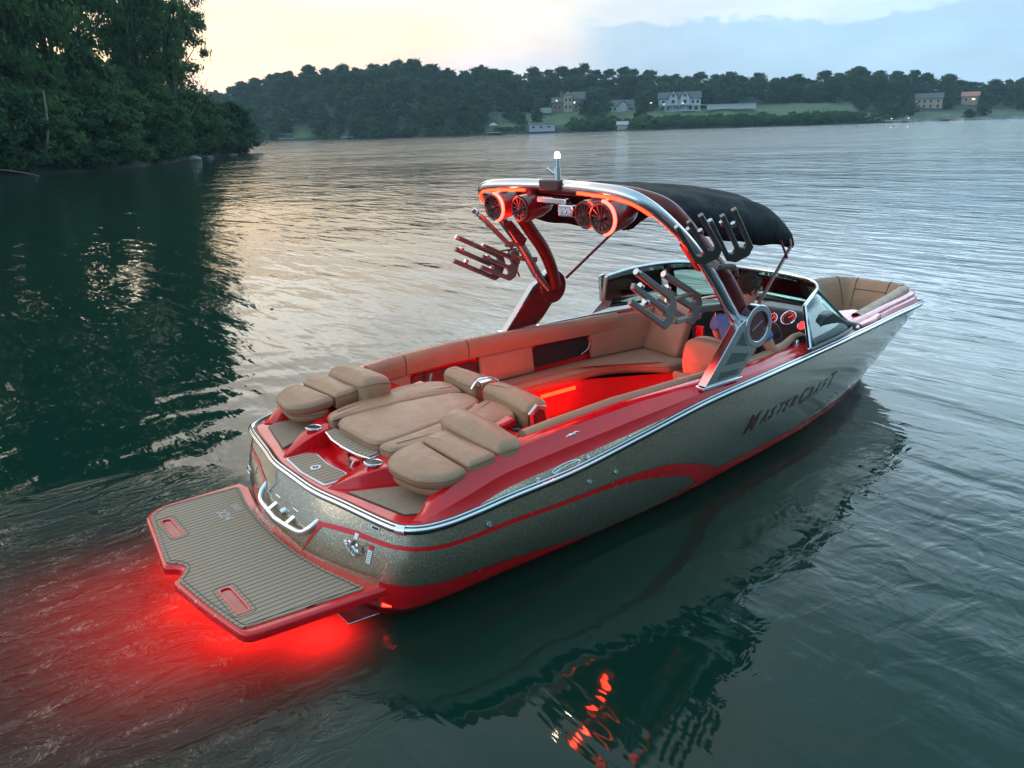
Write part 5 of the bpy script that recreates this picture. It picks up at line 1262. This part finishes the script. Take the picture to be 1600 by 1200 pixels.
# shrubs on the shoreline in front of the lawns
nb = 0
a = 27.
while a < 69:
    a += rnd.uniform(.55, 1.0); px = px_of(a)
    if 455 < px < 492 or 765 < px < 1340 or 435 < px < 452: continue
    o_ = place_tree(rnd.choice(farb), pol(a, shoreD(a)+1.5, ground(a, 1.5)-.3), rnd.uniform(.7, 1.25), rnd.uniform(0, 6.28), f'waterline shrub {zone(px)}', 'shrub', f'waterside shrubs {zone(px)}', 'shore_shrub', simple=True); nb += 1; REC.append((px, o_))
for d, st in ((4, 7.5), (10, 9), (17, 11)):
    px = 884
    while px < 1345:
        px += st*rnd.uniform(.7, 1.3); a = az_of(px); s = rnd.uniform(.75, 1.2)*(1.0 if d < 12 else .85)
        if px > 1200 and d > 12: continue
        if 962 < px < 986 and d < 12: continue
        o_ = place_tree(rnd.choice(farb), pol(a, shoreD(a)+d+rnd.uniform(-1.5, 1.5), ground(a, d)-.3), s, rnd.uniform(0, 6.28), f'low {["front", "middle", "rear"][(4, 10, 17).index(d)]}-row waterside shrub {zone(px)}', 'shrub', f'waterside shrubs {zone(px)}', 'shore_shrub', simple=True); nb += 1; REC.append((px, o_))
for px in (778, 786, 795, 806, 816): a = az_of(px); REC.append((px, place_tree(rnd.choice(farb), pol(a, shoreD(a)+5, ground(a, 5)-.3), .6, rnd.uniform(0, 6), 'small shrub between the gazebo and the white boathouse', 'shrub', 'shrubs left of the boathouse', 'shore_shrub', simple=True)))
print('far trees', nfar, nb)
def ordinal(n):
    u = ['', 'first', 'second', 'third', 'fourth', 'fifth', 'sixth', 'seventh', 'eighth', 'ninth', 'tenth', 'eleventh', 'twelfth', 'thirteenth', 'fourteenth', 'fifteenth', 'sixteenth', 'seventeenth', 'eighteenth', 'nineteenth']
    if n < 20: return u[n]
    t = ['', '', 'twent', 'thirt', 'fort', 'fift', 'sixt', 'sevent', 'eight', 'ninet'][n//10]
    return t+'ieth' if n % 10 == 0 else t+'y-'+u[n % 10]
bylab = {}
for px, o in REC: bylab.setdefault(o['label'], []).append((px, o))
for lb, L_ in bylab.items():
    if len(L_) > 1:
        for k, (px, o) in enumerate(sorted(L_, key=lambda q: q[0])): o['label'] = f'{ordinal(k+1)} from left: {lb}'
# ---- far houses (local frame: x to the right as seen, y away, z up)
M['hwhite'] = mat('white siding', (.38, .40, .44), .7, var=(.8, .06)); M['hroof'] = mat('grey shingles', (.085, .09, .10), .85, var=(2, .2)); M['htan'] = mat('tan stucco', (.34, .27, .20), .8, var=(1, .12)); M['hbrick'] = mat('dull brick', (.20, .115, .09), .85, var=(1, .2)); M['hglass'] = mat('dark window', (.02, .03, .04), .15); M['hlit'] = mat('lit window', (.8, .6, .3), .5, emis=((1, .8, .5), 1.2)); M['navy'] = mat('navy trim', (.02, .035, .07), .5); M['roofpink'] = mat('pink roof tiles', (.42, .17, .13), .8, var=(1, .15)); M['concrete'] = mat('concrete', (.34, .34, .33), .85, var=(.5, .15)); M['wood'] = mat('weathered wood', (.16, .13, .10), .85, var=(1, .2)); M['farlamp'] = mat('lamp glow', (1, .9, .6), .5, emis=((1, .85, .6), 1.3))
def house(name, px, d, label, cat, yaw_off=0., zoff=0.):
    a = az_of(px); p = pol(a, shoreD(a)+d, ground(a, d)-.15+zoff); rt = empty(name, p, label, cat); rt.rotation_euler = (0, 0, R_(a-90+yaw_off)); return rt
def hpart(mb, name, mt, rt, **kw): o = mb.build(name, mt, rt, smooth=kw.pop('smooth', False), **kw); return o
def gable(x0, x1, y0, y1, z0, z1, over=.4, axis='x', th=.25):
    b = MB()
    if axis == 'x':
        ym = (y0+y1)/2
        for ya, yb in ((y0-over, ym), (y1+over, ym)): b.add([(x0-over, ya, z0), (x1+over, ya, z0), (x1+over, yb, z1), (x0-over, yb, z1), (x0-over, ya, z0+th), (x1+over, ya, z0+th), (x1+over, yb, z1+th), (x0-over, yb, z1+th)], [(0, 1, 2, 3), (4, 5, 6, 7), (0, 1, 5, 4), (1, 2, 6, 5), (2, 3, 7, 6), (3, 0, 4, 7)])
    else:
        xm = (x0+x1)/2
        for xa, xb in ((x0-over, xm), (x1+over, xm)): b.add([(xa, y0-over, z0), (xa, y1+over, z0), (xb, y1+over, z1), (xb, y0-over, z1), (xa, y0-over, z0+th), (xa, y1+over, z0+th), (xb, y1+over, z1+th), (xb, y0-over, z1+th)], [(0, 1, 2, 3), (4, 5, 6, 7), (0, 1, 5, 4), (1, 2, 6, 5), (2, 3, 7, 6), (3, 0, 4, 7)])
    return b
def gwall(x0, x1, y0, y1, z0, ze, zr, axis='x'):
    b = MB()
    if axis == 'x': b.prism([(y0, z0), (y1, z0), (y1, ze), ((y0+y1)/2, zr), (y0, ze)], x0, x1, axis='x')
    else: b.prism([(x0, z0), (x1, z0), (x1, ze), ((x0+x1)/2, zr), (x0, ze)], y0, y1, axis='y')
    return b
def window(rt, x, z, w, h, y, lit=False):
    b = MB(); b.box((x, y-.05, z), (w+.2, .1, h+.2)); f = hpart(b, 'window', 'hwhite', rt); b = MB(); b.box((x, y-.1, z), (w, .06, h)); hpart(b, 'pane', 'hlit' if lit else 'hglass', f)
# white house: 63 px at ~420 m = 20 m
r = house('white_house', 1062, 58, 'large white gabled house with porch lights on the far hill', 'house')
hpart(gwall(-10, 10, 0, 9, 0, 5.6, 8.6), 'wall', 'hwhite', r); hpart(gable(-10, 10, 0, 9, 5.6, 8.7), 'roof', 'hroof', r)
for x in (-3.0, 2.6): hpart(gwall(x-2.1, x+2.1, -1.0, 3, 0, 6.4, 9.2, 'y'), 'gable_bay', 'hwhite', r); hpart(gable(x-2.1, x+2.1, -1.0, 3.5, 6.4, 9.3, .3, 'y'), 'bay_roof', 'hroof', r); window(r, x, 7.2, 1.1, 1.3, -1.02); window(r, x, 4.4, 1.5, 1.5, -1.02)
b = MB(); b.box((0, -2.4, 2.75), (20, 2.6, .2)); b.box((0, -2.4, .1), (20.4, 3.0, .5)); hpart(b, 'porch', 'hwhite', r)
for x in (-9.6, -6.4, -3.2, 0, 3.2, 6.4, 9.6): b = MB(); b.box((x, -3.5, 1.5), (.35, .35, 2.4)); hpart(b, 'porch_post', 'hwhite', r)
for x in (-8, -5, 0, 5.2, 8): window(r, x, 1.4, 1.2, 1.7, -.02)
for x in (-7.6, 6.4, 8.6): window(r, x, 4.2, 1.1, 1.3, -.02)
for x, z in ((-7.3, 3.4), (1.6, 3.6)): b = MB(); b.box((x, -3.7, z), (.8, .15, .3)); hpart(b, 'porch_light', 'farlamp', r)
# tan house
r = house('brick_house', 887, 66, 'brown brick house with a tan central tower on the far hill', 'house')
hpart(gwall(-7.5, -1.8, 0, 8, 0, 4.6, 7), 'wall', 'hbrick', r); hpart(gable(-7.5, -1.8, 0, 8, 4.6, 7.1), 'roof', 'hroof', r); hpart(gwall(2.6, 9, 0, 8, 0, 6.0, 9.4), 'wall', 'hbrick', r); hpart(gable(2.6, 9, 0, 8, 6.0, 9.5), 'roof', 'hroof', r)
b = MB(); b.box((.4, 2.2, 4.0), (4.4, 6, 8.0)); hpart(b, 'tower', 'htan', r); b = MB(); b.prism([(-2.1, -.9), (2.9, -.9), (2.9, 5.3), (-2.1, 5.3)], 8.0, 8.3); b.add([(-2.1, -.9, 8.3), (2.9, -.9, 8.3), (2.9, 5.3, 8.3), (-2.1, 5.3, 8.3), (.4, 2.2, 10)], [(0, 1, 4), (1, 2, 4), (2, 3, 4), (3, 0, 4)]); hpart(b, 'tower_roof', 'hroof', r)
b = MB(); b.box((-2.9, 4, 5), (1, 1, 10.6)); hpart(b, 'chimney', 'hbrick', r)
for x, z in ((-.6, 6), (1.4, 6), (-.6, 2.6), (1.4, 2.6)): window(r, x, z, .9, 1.5, -.82)
for x in (-6, -3.8, 4.4, 7): window(r, x, 2.6, 1.2, 1.6, -.02)
window(r, -5.2, 6.6-.9, .7, .6, -.02, True); window(r, 3.6, 4.6, .7, .8, -.02, True)
b = MB(); b.box((-10.5, 1, 1.3), (5.5, .5, 2.6)); hpart(b, 'garden_wall', 'concrete', r)
# middle low house
r = house('grey_house', 970, 62, 'low grey house partly hidden by trees left of the white house', 'house')
hpart(gwall(-6.5, 6.5, 0, 8, 0, 3.0, 5.6), 'wall', 'hwhite', r, ); hpart(gable(-6.5, 6.5, 0, 8, 3.0, 5.7), 'roof', 'hroof', r); hpart(gwall(-1, 3, -1.5, 3, 0, 3.6, 5.2, 'y'), 'porch', 'hwhite', r); hpart(gable(-1, 3, -1.5, 3.4, 3.6, 5.3, .3, 'y'), 'porch_roof', 'hroof', r)
for x in (-5, -3, 4.4, 5.6): window(r, x, 1.6, 1.1, 1.4, -.02)
# long white wall / tent
r = house('white_pavilion', 1143, 52, 'long low white pavilion right of the big white house', 'pavilion', zoff=.6)
b = MB(); b.box((0, 0, 1.0), (22, 5, 2.0)); hpart(b, 'wall', 'hwhite', r); b = MB(); b.box((0, 0, 2.1), (22.6, 5.6, .22)); hpart(b, 'roof', 'hwhite', r)
b = MB(); b.tube([(-11, 0, 2.0), (-20, 1, 2.8)], .15); hpart(b, 'rail', 'concrete', r)
# boathouse
r = house('boathouse', 847, -3.5, 'white boathouse with three dark windows on the far waterline', 'boathouse'); r.location.z = 0
b = MB(); b.box((0, 3, 2.3), (11.0, 6, 3.4)); hpart(b, 'wall', 'hwhite', r); b = MB(); b.box((0, 2.8, 4.1), (11.8, 7, .22)); hpart(b, 'roof', 'hwhite', r); b = MB(); b.box((0, 3, .35), (11.6, 6.6, .6)); hpart(b, 'dock_base', 'navy', r)
for x in (-3.6, -.4, 2.9): window(r, x, 2.5, .9, .7, 0.)
r = house('gazebo', 771, 2, 'small open gazebo with a pale pointed roof on the far shore', 'gazebo')
b = MB(); b.add([(-2, -2, 3.0), (2, -2, 3.0), (2, 2, 3.0), (-2, 2, 3.0), (0, 0, 4.2)], [(0, 1, 4), (1, 2, 4), (2, 3, 4), (3, 0, 4), (3, 2, 1, 0)]); hpart(b, 'roof', 'concrete', r)
for x in (-1.6, 1.6):
    for y in (-1.6, 1.6): b = MB(); b.box((x, y, 1.5), (.2, .2, 3)); hpart(b, 'post', 'wood', r)
b = MB(); b.box((0, 0, .1), (6, 5, .3)); hpart(b, 'deck', 'concrete', r)
r = house('boat_shed', 973, -1, 'tiny grey boat shed in the waterside thicket right of the boathouse', 'boat shed'); r.location.z = .1
hpart(gwall(-2.2, 2.2, 0, 4, 0, 2.2, 3.4), 'wall', 'concrete', r); hpart(gable(-2.2, 2.2, 0, 4, 2.2, 3.5, .4), 'roof', 'concrete', r); b = MB(); b.box((0, -2, .2), (8, 3, .25)); hpart(b, 'dock', 'wood', r)
r = house('grey_mansion', 1451, 62, 'wide pale brown house among trees near the right end', 'house')
hpart(gwall(-6.5, 6.5, 0, 8, 0, 5.0, 7.6), 'wall', 'htan', r); hpart(gable(-6.5, 6.5, 0, 8, 5.0, 7.7), 'roof', 'hroof', r)
for x in (-4.6, -2, 1, 4.4): window(r, x, 3.8, 1.1, 1.3, -.02); window(r, x, 1.3, 1.1, 1.4, -.02)
b = MB(); b.box((3, -8, -1.4), (5, 1, .5)); hpart(b, 'terrace_light', 'hwhite', r)
r = house('pink_roof_house', 1516, 86, 'house with a pinkish red roof high among the right-hand trees', 'house')
hpart(gwall(-4.2, 4.2, 0, 7, 0, 4.4, 6.6), 'wall', 'htan', r); hpart(gable(-4.2, 4.2, 0, 7, 4.4, 6.7), 'roof', 'roofpink', r); window(r, 1.6, 3.0, 1.5, .8, -.02, True); window(r, -2, 3.0, 1.1, 1.2, -.02)
# seawall, docks and lights on the right
b = MB(); rows = []
for k in range(30): a = az_of(1385+k*9); D = shoreD(a)-.8; rows.append([pol(a, D, -.5), pol(a, D, 1.15), pol(a, D+.6, 1.15), pol(a, D+.6, -.5)])
b.grid(rows); o = b.build('seawall', 'concrete', smooth=False); tag(o, 'long low concrete seawall along the far right shore', 'seawall')
def dock(px, L, label, light=True, roof=False):
    a = az_of(px); D = shoreD(a); rt = empty('dock', pol(a, D-5, 0), label, 'dock', 'docks on the far shore'); rt.rotation_euler = (0, 0, R_(a-90)); b = MB(); b.box((0, 1, .7), (L, 8, .2)); hpart(b, 'deck', 'concrete', rt)
    for x in (-L/2+.2, L/2-.2): b = MB(); b.box((x, -2.8, .6), (.25, .25, 2.2)); hpart(b, 'post', 'wood', rt)
    if roof: b = MB(); b.box((0, 1, 2.7), (L*.7, 5, .15)); hpart(b, 'canopy', 'hwhite', rt)
    if light: b = MB(); b.box((.5, -3, 1.7), (.6, .3, .25)); hpart(b, 'lamp', 'farlamp', rt)
dock(446, 7, 'dock with a pale roof on the far left shore', False, True); dock(540, 5, 'small bare dock on the far shore below the ridge', False); dock(1392, 6, 'first lit dock by the seawall at right'); dock(1419, 5, 'second lit dock by the seawall at right'); dock(1482, 4, 'roofed dock at the right end of the seawall', False, True)
# garden path on the lawn and lamp by the white house
b = MB(); pts = [(770, 30), (790, 34), (808, 40), (818, 50), (812, 60)]
rows = []
for p in crom([(x, y, 0) for x, y in pts], 5):
    a = az_of(p.x); rows.append([pol(a, shoreD(a)+p.y-.9, ground(a, p.y)+.12), pol(a, shoreD(a)+p.y+.9, ground(a, p.y)+.2)])
b.grid(rows); o = b.build('path', 'concrete', smooth=False); tag(o, kind='structure')
a = az_of(1017); b = MB(); p = pol(a, shoreD(a)+55, ground(a, 55)); b.tube([p, p+Vector((0, 0, 4))], .08); rt = b.build('lamp_post', 'wood'); tag(rt, 'lit lamp post just left of the big white house', 'lamp post'); b = MB(); b.box((0, 0, 0), (.9, .6, .3)); o = b.build('lamp_head', 'farlamp', rt); o.location = p+Vector((0, 0, 4.1))
b = MB(); b.box((300, 300, 38), (900, 900, 78)); hz = b.build('haze', 'dark', smooth=False); tag(hz, kind='stuff')
hz.location = (0, 0, 0)
hm_ = bpy.data.materials.new('haze'); hm_.use_nodes = True; t = NT(hm_.node_tree); t.n.clear(); o = t.add('ShaderNodeOutputMaterial'); v = t.add('ShaderNodeVolumePrincipled'); v.inputs['Color'].default_value = (.55, .80, 1, 1); v.inputs['Density'].default_value = .00022; v.inputs['Anisotropy'].default_value = .2
t.link(v.outputs[0], o.inputs['Volume']); hz.data.materials.clear(); hz.data.materials.append(hm_)
